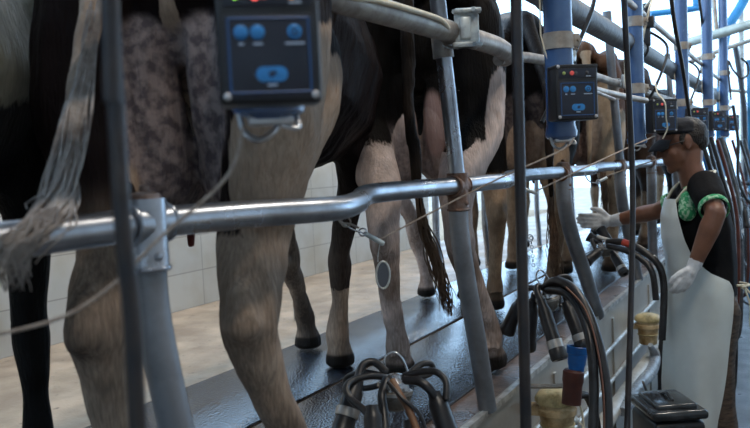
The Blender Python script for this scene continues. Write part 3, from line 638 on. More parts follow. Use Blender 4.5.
# wires bundle and grubby connector behind box two
tag(MB().tube([(2.25, .56, 1.02), (2.38, .60, 1.0), (2.5, .60, .985), (2.62, .61, .99), (2.8, .62, .975), (3.2, .6, .97), (3.5, .55, .96)], .012, 10, 5).tube([(2.3, .57, 1.0), (2.5, .59, .96), (2.75, .60, .96), (3.1, .6, .95)], .006, 8, 5).build('cable_bundle', galv_old), 'grimy pale cable bundle between the second and third control boxes', 'cable')
tag(MB().rbox((2.30, .57, 1.03), (.05, .04, .035), .006).cyl((2.27, .55, 1.03), (2.36, .60, 1.03), .012, 10).torus((2.31, .57, 1.045), (0, 0, 1), .016, .004).build('hose_connector', brasstag), 'pale metal connector just above right of the second control box', 'connector')
tag(MB().tube([(3.42, .50, 1.02), (3.40, .49, .98), (3.38, .46, .94), (3.40, .46, .88), (3.43, .46, .84), (3.44, .48, .80)], .003, 6, 5).build('thin_cable', creamhose), 'thin white cable curling past the left side of the third control box', 'cable')

# ------------------------------------------------------------------ cords and clips
def cord(name, pts, r, label, m=ropem, sub=6, cat='cord'): return tag(MB().tube(pts, r, 7, sub).build(name, m), label, cat)
cord('kick_cord', [at(-12, 337, D=.86), at(60, 318, D=.86), at(110, 287, D=.87), at(160, 238, D=.88), at(215, 190, D=.88), at(236, 160, D=.88), at(243, 125, D=.88)], .0021, 'blurred cord rising from lower left to the nearest control box')
cord('kick_cord', [at(379, 240, D=1.98), at(440, 208, D=1.99), at(500, 178, D=2.0), at(562, 150, D=2.03), at(574, 138, D=2.05)], .0023, 'pale cord from the snap hook up to the second control box', sub=3)
cord('kick_cord', [at(536, 191, D=2.7), at(580, 170, D=2.9), at(625, 149, D=3.2), at(655, 136, D=3.38)], .0028, 'pale cord rising to the third control box, crossing the thinner rump rail', sub=3)
cord('kick_cord', [at(606, 176, D=3.5), at(640, 165, D=3.45), at(662, 158, D=3.4)], .0026, 'short lower cord leading to the worker\'s face height', sub=3)
def snap(pts, label, r=.0022):
    t = thing('snap_hook', label, 'hook', pts[0], 0, 'snap hooks on cords')
    MB().tube(pts[:-1], r, 8, 5).build('chain_link', steel, t)
    a, b = pts[-2], pts[-1]; d = (b-a).normalized(); s_ = d.cross(F).normalized()
    MB().cyl(a, b, .0062, 10).ball(a, .0068, 10).ball(b, .0068, 10).build('snap_body', brasstag, t)
    MB().torus(a-d*.010, F, .009, .0020, 16).build('snap_ring', steel, t)
    return t
snap([at(333, 208, D=1.93), at(340, 220, D=1.92), at(352, 229, D=1.93), at(366, 234, D=1.95), at(382, 243, D=1.97)], 'pale metal snap hook hanging from the rump rail near the centre')
tag(MB().tube([at(338, 212, D=1.9), at(340, 222, D=1.9), at(350, 224, D=1.91), at(359, 228, D=1.91)], .0026, 8, 5).torus(at(346, 222, D=1.91), F, .011, .0022, 16).build('rail_hook', galv_old), 'bent wire hook looped under the rump rail beside the snap hook', 'hook')
tg = thing('oval_tag', 'dark oval tag on a thin wire over the second cow\'s hind leg', 'tag', at(383, 275, D=1.98))
MB().tube([at(380, 243, D=1.98), at(378, 255, D=1.985), at(378, 262, D=1.985)], .0012, 6, 4).build('wire', brasstag, tg)
n_ = -F
ring = MB(); c_ = at(383, 275, D=1.985); pts = []
for k in range(25):
    a = 2*PI*k/24; pts.append(c_+R*(math.cos(a)*.0165)+U*(math.sin(a)*.033))
ring.tube(pts, .0028, 8, 1); ring.build('rim', brasstag, tg)
dk = MB(); vs = [c_+n_*.001+R*(math.cos(2*PI*k/24)*.015)+U*(math.sin(2*PI*k/24)*.031) for k in range(24)]; vs2 = [v-n_*.003 for v in vs]
dk.add(vs+vs2, [tuple(range(24)), tuple(range(47, 23, -1))]+[(k, (k+1) % 24, 24+(k+1) % 24, 24+k) for k in range(24)]); dk.build('plate', mat('dark slate plate', (.09, .10, .12), .4, .3), tg)
snap([at(505, 172, D=2.68), at(512, 183, D=2.68), at(520, 189, D=2.69), at(526, 190, D=2.7), at(536, 193, D=2.71)], 'small snap hook hanging under the rail beside the second black pole', .0026)
snap([at(584, 172, D=3.4), at(588, 180, D=3.4), at(594, 183, D=3.41), at(600, 181, D=3.42), at(606, 178, D=3.43)], 'small snap hook under the rail right of the third post', .003)
ch = MB()
for k in range(7): ch.torus(at(531+k*.4, 238+k*4.5, D=2.72), R if k % 2 else F, .0055, .0015, 10)
ch.torus(at(530, 238, D=2.72), F, .011, .002, 16)
tag(ch.build('hanging_chain', steel), 'short fine chain holding the claw, just right of the second black pole', 'chain')

# ------------------------------------------------------------------ milking clusters
bandm = mat('cup band metal', (.55, .54, .52), .3, .6, .05, 40, var_col=(.35, .34, .32)); clawm = mat('cloudy claw bowl', (.20, .19, .17), .25, .2, .1, 30, var_col=(.1, .09, .075), vscale=20)
stripe = mat('brown stripe rubber', (.16, .065, .035), .45, 0, .08, 50, var_col=(.08, .03, .02)); tanhose = mat('tan brown hose', (.24, .12, .06), .45, 0, .08, 50, var_col=(.12, .06, .035)); redm = mat('red tape', (.55, .06, .03), .4); whitem = mat('white tape', (.75, .76, .74), .5)
def cluster(label, claw, up, r_claw, cups, tubes, hoses, hook=None):
    t = thing('milking_cluster', label, 'milking cluster', claw, 0, 'milking clusters hung along the kerb')
    up = Vector(up).normalized(); c = Vector(claw); r = r_claw
    b = MB().lathe(c-up*r*1.25, up, [(0, 0), (r*.55, .02*r), (r*.85, .25*r), (r*.98, .75*r), (r*.95, 1.2*r), (r*.8, 1.35*r), (0, 1.36*r)], 24)
    bo = b.build('claw_bowl', clawm, t)
    MB().lathe(c-up*r*.28, up, [(r*.9, 0), (r*1.06, .03*r), (r*1.06, .22*r), (r*.9, .25*r)], 24).build('claw_ring', bandm, bo)
    h = MB().lathe(c+up*r*.05, up, [(r*.85, 0), (r*.8, .35*r), (r*.5, .6*r), (r*.42, .95*r), (0, 1.0*r)], 20)
    for k in range(4):
        a = PI/4+k*PI/2; d = Vector((math.cos(a), math.sin(a), 0)); h.cyl(c+up*r*.25+d*r*.4, c+up*r*.55+d*r*1.15, r*.2, 10)
    h.build('claw_head', steel, t)
    if hook: MB().tube(hook, .0026, 8, 5).build('claw_hook', steel, t)
    for (a, b_, rr, bandt) in cups:
        a, b_ = Vector(a), Vector(b_); d = (b_-a); L_ = d.length; d.normalize()
        cup = MB().lathe(a, d, [(0, 0), (rr*.62, 0), (rr*.66, L_*.10), (rr*.82, L_*.16), (rr*.9, L_*.2), (rr*.94, L_*.62), (rr, L_*.78), (rr*1.12, L_*.84), (rr*1.15, L_*.97), (rr*1.0, L_), (rr*.5, L_), (rr*.4, L_*.9), (0, L_*.9)], 20).build('teat_cup', blackrub, t)
        if bandt is not None: MB().lathe(a+d*L_*bandt, d, [(rr*.94, 0), (rr*1.08, 0), (rr*1.08, L_*.13), (rr*.94, L_*.13)], 20).build('cup_band', bandm, cup)
    for (pts, rr) in tubes: MB().tube(pts, rr, 12, 7).build('short_tube', blackrub, t)
    for (pts, rr, m_, nm) in hoses: MB().tube(pts, rr, 14, 7).build(nm, m_, t)
    return t
Y1 = lambda x, y, d=1.93: at(x, y, D=d)
cluster('black milking cluster with looping tubes at the bottom centre', Y1(396, 390), (.05, 0, 1), .038,
    [(Y1(357, 380, 1.9), Y1(338, 445, 1.84), .026, .45), (Y1(434, 392, 1.88), Y1(455, 452, 1.84), .026, None), (Y1(372, 405, 1.80), Y1(378, 470, 1.76), .024, None), (Y1(410, 420, 1.84), Y1(418, 480, 1.8), .024, None)],
    [([Y1(388, 378), Y1(372, 376, 1.90), Y1(354, 380, 1.88), Y1(346, 388, 1.85), Y1(352, 400, 1.83), Y1(366, 412, 1.80), Y1(374, 430, 1.77)], .0085),
     ([Y1(386, 372), Y1(374, 362, 1.95), Y1(362, 366, 1.94), Y1(357, 383, 1.9)], .0095),
     ([Y1(404, 376), Y1(420, 372, 1.92), Y1(436, 372, 1.9), Y1(446, 382, 1.88), Y1(446, 400, 1.86)], .0085),
     ([Y1(405, 378, 1.95), Y1(420, 365, 1.98), Y1(431, 364, 2.0), Y1(432, 372, 2.0), Y1(418, 378, 1.98), Y1(406, 380, 1.96)], .0080),
     ([Y1(404, 380, 1.90), Y1(420, 382, 1.88), Y1(430, 390, 1.87), Y1(438, 402, 1.87)], .0105),
     ([Y1(386, 380, 1.9), Y1(382, 395, 1.86), Y1(384, 412, 1.84), Y1(386, 440, 1.8)], .0105),
     ([Y1(384, 376, 1.95), Y1(362, 372, 1.98), Y1(347, 378, 2.0), Y1(348, 386, 2.0), Y1(366, 388, 1.98), Y1(384, 384, 1.96)], .0075)],
    [([Y1(392, 380, 1.87), Y1(400, 395, 1.85), Y1(410, 412, 1.83), Y1(420, 440, 1.8)], .0085, tanhose, 'milk_hose'),
     ([Y1(388, 382, 1.86), Y1(402, 398, 1.83), Y1(420, 415, 1.82), Y1(428, 440, 1.8)], .0045, blackrub, 'pulse_tube')],
    hook=[Y1(385, 372, 1.95), Y1(385, 358, 1.95), Y1(393, 352, 1.95), Y1(402, 358, 1.95), Y1(408, 372, 1.95)])
Y2 = lambda x, y, d=2.7: at(x, y, D=d)
cluster('milking cluster hanging over the kerb between the second black pole and third post', Y2(547, 297), (-.1, .1, 1), .038,
    [(Y2(541, 300, 2.62), Y2(560, 360, 2.55), .024, .68), (Y2(566, 302, 2.68), Y2(585, 350, 2.62), .024, .68), (Y2(521, 300, 2.78), Y2(506, 333, 2.82), .026, None), (Y2(533, 300, 2.75), Y2(528, 350, 2.8), .024, None)],
    [([Y2(543, 288), Y2(538, 286, 2.66), Y2(537, 292, 2.64), Y2(543, 305, 2.61)], .010), ([Y2(552, 287), Y2(560, 285, 2.7), Y2(565, 295, 2.69), Y2(568, 308, 2.68)], .010),
     ([Y2(540, 290, 2.72), Y2(530, 288, 2.75), Y2(522, 295, 2.78), Y2(518, 306, 2.79)], .010),
     ([Y2(552, 284, 2.75), Y2(562, 276, 2.77), Y2(571, 280, 2.77), Y2(570, 300, 2.76), Y2(560, 306, 2.74)], .007), ([Y2(541, 292, 2.73), Y2(534, 294, 2.74), Y2(533, 306, 2.75)], .009)],
    [([Y2(544, 288, 2.66), Y2(556, 281, 2.6), Y2(572, 288, 2.52), Y2(588, 312, 2.45), Y2(600, 350, 2.4), Y2(607, 395, 2.36), Y2(608, 445, 2.33)], .0145, blackrub, 'milk_hose'),
     ([Y2(548, 290, 2.64), Y2(564, 292, 2.56), Y2(578, 306, 2.5), Y2(590, 340, 2.42), Y2(594, 390, 2.38), Y2(592, 450, 2.35)], .0145, blackrub, 'milk_hose'),
     ([Y2(566, 287, 2.51), Y2(585, 309, 2.44), Y2(597, 347, 2.38), Y2(603.5, 395, 2.34), Y2(604, 445, 2.31)], .0028, stripe, 'hose_stripe')],
    hook=[Y2(540, 284, 2.7), Y2(536, 276, 2.7), Y2(540, 270, 2.7), Y2(547, 276, 2.7), Y2(552, 288, 2.7)])
Y3 = lambda x, y, d=3.75: at(x, y, D=d)
c3 = cluster('milking cluster held beneath the worker\'s outstretched glove', Y3(606, 247), (0, .2, 1), .036,
    [(Y3(601, 250, 3.7), Y3(586, 262, 3.66), .024, None), (Y3(612, 252, 3.68), Y3(625, 274, 3.6), .022, .7), (Y3(600, 243, 3.78), Y3(588, 236, 3.8), .022, None), (Y3(610, 243, 3.75), Y3(600, 228, 3.78), .022, None)],
    [([Y3(600, 244), Y3(592, 240, 3.72), Y3(596, 250, 3.7)], .009), ([Y3(610, 244), Y3(616, 246, 3.7), Y3(613, 254, 3.68)], .009)],
    [([Y3(608, 242, 3.7), Y3(622, 242, 3.62), Y3(636, 247, 3.56), Y3(650, 256, 3.52), Y3(660, 268, 3.5), Y3(664, 290, 3.5), Y3(662, 340, 3.5)], .0155, blackrub, 'milk_hose'),
     ([Y3(608, 246, 3.66), Y3(624, 250, 3.58), Y3(640, 258, 3.54), Y3(652, 272, 3.5), Y3(656, 300, 3.5)], .0135, blackrub, 'milk_hose'),
     ([Y3(597, 237, 3.76), Y3(607, 240, 3.74), Y3(617, 243, 3.72)], .011, bandm, 'claw_pipe')])
MB().tube([Y3(623.5, 242.3, 3.61), Y3(631.0, 244.7, 3.58)], .0165, 12, 1).build('red_band', redm, c3)
MB().tube([Y3(651.5, 256.9, 3.518), Y3(656.0, 262.0, 3.51)], .0165, 12, 1).build('white_band', whitem, c3)
# hoses and cups hanging further along behind the worker
rn = random.Random(4)
for k in range(14):
    x = 4.5+k*.28; y = .36+.13*rn.random(); z0 = .80+.04*rn.random(); lo = -.1-.5*rn.random()
    m_ = [blackrub, blackrub, bluecup, redbrown, blackrub, greydark, galv_old][k % 7]; nm = {0: 'black', 1: 'black', 2: 'blue', 3: 'brown', 4: 'black', 5: 'grey', 6: 'pale'}[k % 7]
    pts = [(x, y+.05, z0), (x+.03, y, .6), (x+.08*rn.random(), y-.05, .3), (x+.1, y-.04, lo), (x+.2, y+.05, lo-.10), (x+.3, y+.15, lo+.1), (x+.32, y+.28, .12)]
    tag(MB().tube(pts, .012 if k % 7 != 6 else .007, 10, 6).build('hanging_hose', m_), nm+' hose looping down among the hoses behind the worker\'s back', 'hose', nm+' hoses behind the worker')
for k in range(4):
    x = 4.9+k*.95; c = (x, .42, .28+.03*k)
    cluster('small dark milking cluster hanging among the hoses behind the worker', c, (0, 0, 1), .036, [((x+dx, .42+dy, .30), (x+dx*1.3, .42+dy*1.2, .14), .024, .6 if dx > 0 else None) for dx in (-.06, .06) for dy in (-.06, .06)], [([(x, .42, .30), (x+dx*.6, .42+dy*.6, .36), (x+dx, .42+dy, .30)], .009) for dx in (-.06, .06) for dy in (-.06, .06)], [])
tag(MB().tube([at(741, 58, D=6.5), at(747, 64, D=6.5), at(748, 74, D=6.5), at(741, 78, D=6.5), at(733, 70, D=6.5), at(728, 62, D=6.5), at(731, 100, D=6.5)], .009, 8, 6).build('coiled_cable', blackrub), 'black cable forming a loop beside the farthest blue tubes', 'cable')
tag(MB().tube([at(733, 105, D=6.3), at(738, 140, D=6.3), at(738, 175, D=6.3), at(744, 195, D=6.3), at(752, 205, D=6.3)], .013, 10, 6).build('hanging_hose', blackrub), 'black hose curving out at the right edge below the farthest control box', 'hose')

# ------------------------------------------------------------------ fittings on the pit wall
def jar(px, py, Yp, s, label, k):
    c = at(px, py, Y=Yp); t = thing('pulsator_jar', label, 'jar', c, 0, 'yellowed plastic jars on the pit wall'); up = (.0, 0, 1)
    MB().lathe(c, up, [(0, -.075*s), (.038*s, -.075*s), (.041*s, -.07*s), (.046*s, -.02*s), (.050*s, 0), (.055*s, .004*s), (.055*s, .018*s), (.049*s, .022*s), (.049*s, .03*s), (0, .03*s)], 28).build('jar_body', cream, t)
    lid = MB().lathe(c+Vector((0, 0, .03*s)), up, [(.046*s, 0), (.057*s, .004*s), (.060*s, .012*s), (.058*s, .024*s), (.050*s, .034*s), (.03*s, .040*s), (0, .041*s)], 28)
    for q in range(16):
        a = q*PI/8; lid.ball((c.x+.058*s*math.cos(a), c.y+.058*s*math.sin(a), c.z+.045*s), (.004*s, .004*s, .009*s), 6)
    lid.build('screw_lid', creamcap, t)
    MB().torus(c-Vector((0, 0, .028*s)), up, .047*s, .003*s).build('band', creamcap, t)
    sp = MB(); sp.cyl(c+Vector((.02, -.03, -.02*s)), c+Vector((.055, -.045, -.03*s)), .010*s, 12).ball(c+Vector((.058, -.047, -.03*s)), .013*s, 10).cyl(c+Vector((.045, -.04, .035*s)), c+Vector((.07, -.05, .045*s)), .009*s, 12)
    sp.build('spout', brasstag, t); MB().rbox((c.x, (c.y+.83)/2+.02, c.z+.01), (.04*s, abs(.83-c.y)-.03, .03*s), .005).build('wall_bracket', cream, t)
    return c
j1 = jar(648, 328, .745, 1.16, 'yellowed plastic jar with screw lid on the pit wall, beside the worker\'s apron', 0)
j2 = jar(557, 414, .735, 1.2, 'yellowed plastic jar with screw lid at the bottom, below the blue cup', 1)
tag(MB().tube([j1+Vector((.05, -.03, .03)), j1+Vector((.12, -.05, .03)), j1+Vector((.16, -.05, -.06)), j1+Vector((.14, -.04, -.2)), j1+Vector((.12, -.04, -.4))], .015, 12, 6).build('jar_hose', blackrub), 'black hose dropping from the jar beside the apron', 'hose')
tag(MB().tube([j2+Vector((.04, -.04, .04)), j2+Vector((.10, -.07, .045)), j2+Vector((.15, -.08, .0)), j2+Vector((.19, -.09, -.08)), j2+Vector((.2, -.1, -.25))], .0135, 12, 6).build('jar_hose', blackrub), 'black hose arching down from the bottom jar', 'hose')
tag(MB().tube([j2+Vector((.045, -.045, -.03)), j2+Vector((.06, -.07, -.05)), j2+Vector((.04, -.07, -.07)), j2+Vector((.03, -.05, -.05))], .003, 6, 6).tube([j2+Vector((.06, -.05, .03)), j2+Vector((.09, -.06, 0)), j2+Vector((.09, -.07, -.08))], .004, 8, 6).build('wire_loop', creamhose), 'thin pale wire twisted beside the bottom jar', 'wire')
b0, b1 = at(578, 346, D=2.62), at(576, 373, D=2.62); d = (b0-b1).normalized()
t = thing('blue_cup', 'bright blue plastic cup on a red brown sleeve, held on the pit wall', 'cup', b1)
L_ = (b0-b1).length
MB().lathe(b1, d, [(0, 0), (.024, 0), (.026, L_*.25), (.029, L_*.35), (.029, L_*.45), (.031, L_*.7), (.034, L_*.72), (.036, L_*.98), (.034, L_), (.029, L_*.98), (.024, L_*.6), (0, L_*.55)], 28).build('cup_body', bluecup, t)
MB().lathe(b1-d*.10-R*.008, d, [(0, 0), (.031, 0), (.031, .06), (.034, .075), (.034, .105), (.028, .112), (0, .112)], 24).build('sleeve', redbrown, t)
MB().tube([b1-d*.04, b1-d*.04+Vector((0, .08, -.01)), Vector((b1.x, .83, b1.z-.06))], .008, 8, 4).build('wall_bracket', galv_old, t)
wp = thing('wash_pipe', 'milky white pipe with a creased grey sleeve along the pit wall', 'pipe', at(640, 375, Y=.74))
a_, b_ = at(597, 425, Y=.74), at(660, 350, Y=.74); zz = (a_.z+b_.z)/2
MB().tube([(a_.x-1.2, .74, zz), (a_.x, .74, zz), (b_.x, .74, zz), (b_.x+3, .74, zz)], .036, 20, 1).build('pipe', whitepipe, wp)
sl = MB(); q0 = at(652, 345, Y=.70); sp_ = [at(650, 345, Y=.71), at(655, 357, Y=.70), at(650, 372, Y=.70), at(640, 384, Y=.70), at(631, 398, Y=.70), at(622, 412, Y=.70)]
sl.tube(sp_, [.012, .03, .036, .028, .034, .02], 14, 8); sl.build('creased_sleeve', sleeve, wp)
tag(MB().tube([at(643, 382, Y=.66), at(650, 400, Y=.66), at(658, 420, Y=.66), at(664, 440, Y=.66)], .006, 8, 3).build('thin_rod', galv_old), 'thin pale rod slanting down beside the creased sleeve', 'rod')
# black canister
bc = at(667, 402, D=3.02); zt = bc.z; t = thing('canister', 'black plastic canister with glossy lid standing below the white apron', 'canister', (bc.x, bc.y, -.8), math.radians(30))
rm = Matrix.Rotation(math.radians(30), 3, 'Z')
MB().rbox((bc.x, bc.y, (zt-.8)/2-.02), (.24, .19, zt+.8-.04), .02, rm, 3).build('body', blackpl, t)
l_ = MB().rbox((bc.x, bc.y, zt-.015), (.26, .205, .035), .014, rm, 3); l_.rbox((bc.x, bc.y, zt+.008), (.20, .15, .022), .010, rm, 3); l_.tube([Vector((bc.x, bc.y, zt+.02))+rm@Vector((-.05, 0, 0)), Vector((bc.x, bc.y, zt+.035))+rm@Vector((0, 0, 0)), Vector((bc.x, bc.y, zt+.02))+rm@Vector((.05, 0, 0))], .006, 8, 5)
l_.build('lid', mat('glossy dark lid', (.02, .024, .028), .12, 0, .1, 30, var_col=(.05, .055, .06)), t)

# ------------------------------------------------------------------ far frames against the daylight, upper right
pipe('crossing_pipe', [at(684, 44, D=7.2), at(704, 38, D=7.0), at(728, 31, D=6.8), at(790, 12, D=6.3)], .040, mat('pale green grey pipe', (.50, .54, .48), .5, .2, .1, 30, var_col=(.33, .36, .32)), 'pale green grey pipe crossing the upper right corner')
pipe('crossing_pipe', [at(690, 62, D=8), at(730, 47, D=8), at(790, 28, D=8)], .022, galv_old, 'thinner pale pipe beneath the wide one, upper right')
pipe('upright_pipe', [at(708, -60, D=7), at(713, -10, D=7), at(717, 38, D=7)], .018, galv_old, 'slim pale upright pipe dropping to the wide pale pipe')
pipe('blue_brace', [at(760, -40, D=8.5), at(744, 0, D=8.5), at(729, 26, D=8.5), at(724, 45, D=8.5), at(722, 90, D=8.5), at(720, 200, D=8.5), at(719, 300, D=8.5)], .05, blueframe, 'blue painted slanting brace in the upper right corner', 'brace')
pipe('blue_beam', [at(650, 14, D=9), at(692, 9, D=9), at(714, 4, D=9)], .035, blueframe, 'short blue beam across the top right background', 'beam')
pipe('blue_post', [at(695, -40, D=9), at(696, 6, D=9)], .035, blueframe, 'blue upright meeting the short blue beam at the top', 'post')
pipe('far_post', [at(735, 45, D=9), at(742, 90, D=9), at(745, 130, D=9), at(748, 290, D=9)], .03, bronzepole, 'dark slanting post near the right edge', 'post')
pipe('far_post', [at(750, 60, D=8), at(752, 160, D=8), at(752, 300, D=8)], .035, blueframe, 'blue grey post at the right edge', 'post')
pipe('far_post', [at(741, 0, D=10), at(742, 80, D=10), at(744, 230, D=10)], .03, galv_old, 'pale slim post near the right edge', 'post')
pipe('cross_rail', [at(700, 88, D=9), at(752, 92, D=9)], .02, galv_old, 'pale horizontal rail near the right edge behind the tubes', 'rail')
pipe('cross_rail', [at(700, 180, D=8), at(765, 185, D=8)], .02, bronzepole, 'dark horizontal rail behind the worker\'s shoulder', 'rail')

# ------------------------------------------------------------------ the worker
FA = math.radians(112); wf = Vector((math.cos(FA), math.sin(FA), 0)); wl = Vector((-math.sin(FA), math.cos(FA), 0)); WO = Vector((3.74, .385, -.8))
skin = mat('brown skin', (.19, .085, .05), .42, 0, .06, 60, var_col=(.14, .06, .035), vscale=12)
shirtm = mat('black cotton', (.006, .006, .007), .85, 0, .25, 40, var_col=(.010, .010, .011), spec=.12); glovem = mat('white latex glove', (.66, .68, .70), .45, 0, .35, 35, var_col=(.45, .46, .48), vscale=25)
apronm = mat('pale vinyl apron', (.66, .71, .70), .33, 0, .3, 5, var_col=(.54, .59, .57), vscale=4, vlo=.3, vhi=.75)
greenm = mat('green and white patterned cloth', (.02, .26, .10), .8, 0, .1, 50, var_col=(.35, .55, .38), vscale=55, vlo=.5, vhi=.56)
capm = mat('dark grey cap cloth', (.013, .015, .020), .75, 0, .2, 80, var_col=(.02, .021, .026), spec=.2); hairm = mat('short black hair', (.008, .006, .005), .5, 0, .8, 140)
pantm = mat('striped brown trousers', (.10, .07, .05), .85, 0, .3, 30, var_col=(.03, .022, .018), vscale=18, stretch=(1, 1, 4)); bootm = mat('brown rubber boot', (.10, .035, .022), .4, 0, .1, 20, var_col=(.06, .022, .016))
WM = Matrix(((wf.x, wl.x, 0, WO.x), (wf.y, wl.y, 0, WO.y), (0, 0, 1, WO.z), (0, 0, 0, 1)))
WI = WM.inverted()
def wl_(p): return tuple(WI @ Vector(p))
LS = Vector(wl_(at(705, 187, D=3.38))); LE = Vector(wl_(at(716, 213, D=3.20))); LW = Vector(wl_(at(694, 266, D=3.24)))
RS = Vector(wl_(at(694, 195, D=3.66))); RE = Vector(wl_(at(658, 211, D=3.80))); RW = Vector(wl_(at(612, 221, D=3.95))); RH = Vector(wl_(at(594, 221, D=3.97)))
HC = Vector(wl_(at(681, 145, D=3.50)))
hf = Vector((math.cos(-.30), 0, math.sin(-.30))); hu = Vector((math.sin(.30), 0, math.cos(.30))); hl = Vector((0, 1, 0))
def hd(a, b, c): return tuple(HC+hf*a*.95+hl*b*.97+hu*c*.90)
nb = (0.0, 0, 1.36)   # neck base
ch = [
  [((-.02, 0, .95), (.095, .140, .10)), ((-.025, 0, 1.08), (.088, .118, .08)), ((-.01, 0, 1.22), (.092, .130, .09)), ((0, 0, 1.33), (.085, .125, .06))],
  [((.0, 0, 1.36), .062), (tuple(HC*.5+Vector((0.0, 0, 1.40))*.5), .055), (hd(-.02, 0, -.05), .06)],
  [(hd(-.02, 0, .03), (.098, .077, .088))], [(hd(.03, 0, -.03), (.062, .062, .075))], [(hd(.045, 0, -.085), (.042, .042, .028))], [(hd(.075, 0, -.095), (.02, .024, .02))],
  [(hd(.072, 0, .035), (.022, .05, .014))],                                   # brow
  [(hd(.088, 0, .02), .012), (hd(.108, 0, -.018), (.015, .015, .013))], [(hd(.096, .012, -.022), .009)], [(hd(.096, -.012, -.022), .009)],   # nose
  [(hd(.088, 0, -.050), (.011, .025, .008))], [(hd(.086, 0, -.064), (.011, .022, .009))],      # lips
  [(hd(.055, .042, -.02), (.025, .018, .025))], [(hd(.055, -.042, -.02), (.025, .018, .025))],
  [(hd(-.01, .078, .015), (.018, .008, .026)), (hd(-.005, .078, -.015), (.010, .008, .012))], [(hd(-.01, -.078, .015), (.018, .008, .026)), (hd(-.005, -.078, -.015), (.010, .008, .012))],
  [((0, .08, 1.36), .06), (tuple(LS), .058), (tuple(LS*.5+LE*.5), .047), (tuple(LE), .040), (tuple(LE*.72+LW*.28), .043), (tuple(LW), .027)],
  [((0, -.08, 1.36), .06), (tuple(RS), .056), (tuple(RS*.5+RE*.5), .046), (tuple(RE), .040), (tuple(RE*.72+RW*.28), .042), (tuple(RW), .027)],
]
for s in (-1, 1):
    ch.append([((-.02, .085*s, .88), (.09, .08, .1)), ((.01, .09*s, .68), .072), ((.02, .095*s, .48), .055), ((-.01, .1*s, .32), .052), ((-.02, .10*s, .12), .036), ((.03, .105*s, .05), (.06, .04, .04)), ((.10, .11*s, .035), (.06, .04, .03))])
def hand(w, tip_dir, side, nrm, s=1.0, curl=.4):
    """palm from wrist w along tip_dir; side = thumb side; nrm = palm facing"""
    d = tip_dir.normalized(); sd = side.normalized(); n = nrm.normalized(); out = []
    out.append([(tuple(w), .027*s), (tuple(w+d*.03), (.026*s,)*3)])
    for k in range(4):
        o = (k-1.5)*.019*s; L_ = (.070, .080, .076, .060)[k]*s
        base = w+d*.028+sd*(-o*.6); kn = w+d*.088*s-sd*o
        out.append([(tuple(base), .017*s), (tuple(kn), .0125*s)])
        a = (d*math.cos(curl*.6)+n*math.sin(curl*.6)); b = (d*math.cos(curl*1.6)+n*math.sin(curl*1.6)); c = (d*math.cos(curl*2.3)+n*math.sin(curl*2.3))
        p1 = kn+a*L_*.45; p2 = p1+b*L_*.32; p3 = p2+c*L_*.23
        out.append([(tuple(kn), .0112*s), (tuple(p1), .0100*s), (tuple(p2), .0092*s), (tuple(p3), .0078*s)])
    tb = w+d*.025+sd*.02; t1 = tb+(d*.6+sd*.8).normalized()*.036; t2 = t1+(d*.85+sd*.4+n*.3).normalized()*.030; t3 = t2+(d+n*.4).normalized()*.022
    out.append([(tuple(tb), .0175*s), (tuple(t1), .0135*s), (tuple(t2), .0115*s), (tuple(t3), .009*s)])
    return out
Ld = (Vector(wl_(at(678, 292, D=3.22)))-LW); Rd = RH-RW
hl_s = Vector(wl_(at(680, 264, D=3.22)))-LW
lh = hand(LW, Ld, hl_s, Vector((0, -1, -.1)), .92, .55); rh = hand(RW, Rd, Vector((0, 0, 1)), Vector((.3, -.9, 0)), 1.0, .6)
root, co = body('person', ch+hand(LW, Ld, hl_s, Vector((0, -1, -.1)), .80, .55)+hand(RW, Rd, Vector((0, 0, 1)), Vector((.3, -.9, 0)), .72, .6), .006, 3, skin)
root.matrix_basis = WM
tag(root, 'worker in dark cap, black shirt and pale apron, reaching a gloved hand to a cow', 'person')
def part(name, chains, vox, sm, m, parent=root, shape=None): o, c = body(name, chains, vox, sm, m, parent, shape); return o
g1 = [(tuple(LW+(LE-LW).normalized()*.022), .030), (tuple(LW), .029)]; g2 = [(tuple(RW+(RE-RW).normalized()*.045), .033), (tuple(RW), .030)]
part('glove', lh+[g1], .0048, 2, glovem); part('glove', rh+[g2], .0048, 2, glovem)
# hair and ear-level sideburn
part('hair', [[(hd(-.045, 0, .035), (.085, .080, .080))], [(hd(-.075, 0, -.01), (.045, .062, .050))], [(hd(.0, .068, .03), (.02, .014, .03))], [(hd(.0, -.068, .03), (.02, .014, .03))]], .007, 2, hairm)
# cap
capo = part('cap', [[(hd(-.012, 0, .082), (.098, .082, .046))], [(hd(-.016, 0, .062), (.103, .086, .022))]], .006, 3, capm)
vz = MB(); nA, nB = 14, 6; V = []
for i in range(nA+1):
    a = (i/nA-.5)*2*1.15
    for j in range(nB+1):
        r = j/nB; x = .055*math.cos(a)+.03+r*(.060*math.cos(a)); y = (.083+.004*r)*math.sin(a)*(1.0); z = .058-.018*r-.016*(math.sin(a)**2)-.016*r*r
        V.append(WM @ Vector(hd(x, y, z)))
n0 = len(V); V += [v-Vector((0, 0, .004)) for v in V]; Fc = []
for i in range(nA):
    for j in range(nB):
        q = (i*(nB+1)+j, (i+1)*(nB+1)+j, (i+1)*(nB+1)+j+1, i*(nB+1)+j+1); Fc.append(q); Fc.append(tuple(n0+k for k in reversed(q)))
bd = [i*(nB+1) for i in range(nA+1)]; ed = [i*(nB+1)+nB for i in range(nA+1)]
for i in range(nA): Fc.append((ed[i], ed[i+1], n0+ed[i+1], n0+ed[i])); Fc.append((bd[i+1], bd[i], n0+bd[i], n0+bd[i+1]))
vz.add(V, Fc); vo = vz.build('visor', capm, root); vo.parent = capo
gl = MB()
for s in (-1, 1): gl.ball(WM @ Vector(hd(.092, .032*s, .018)), (.020, .020, .017), 12)
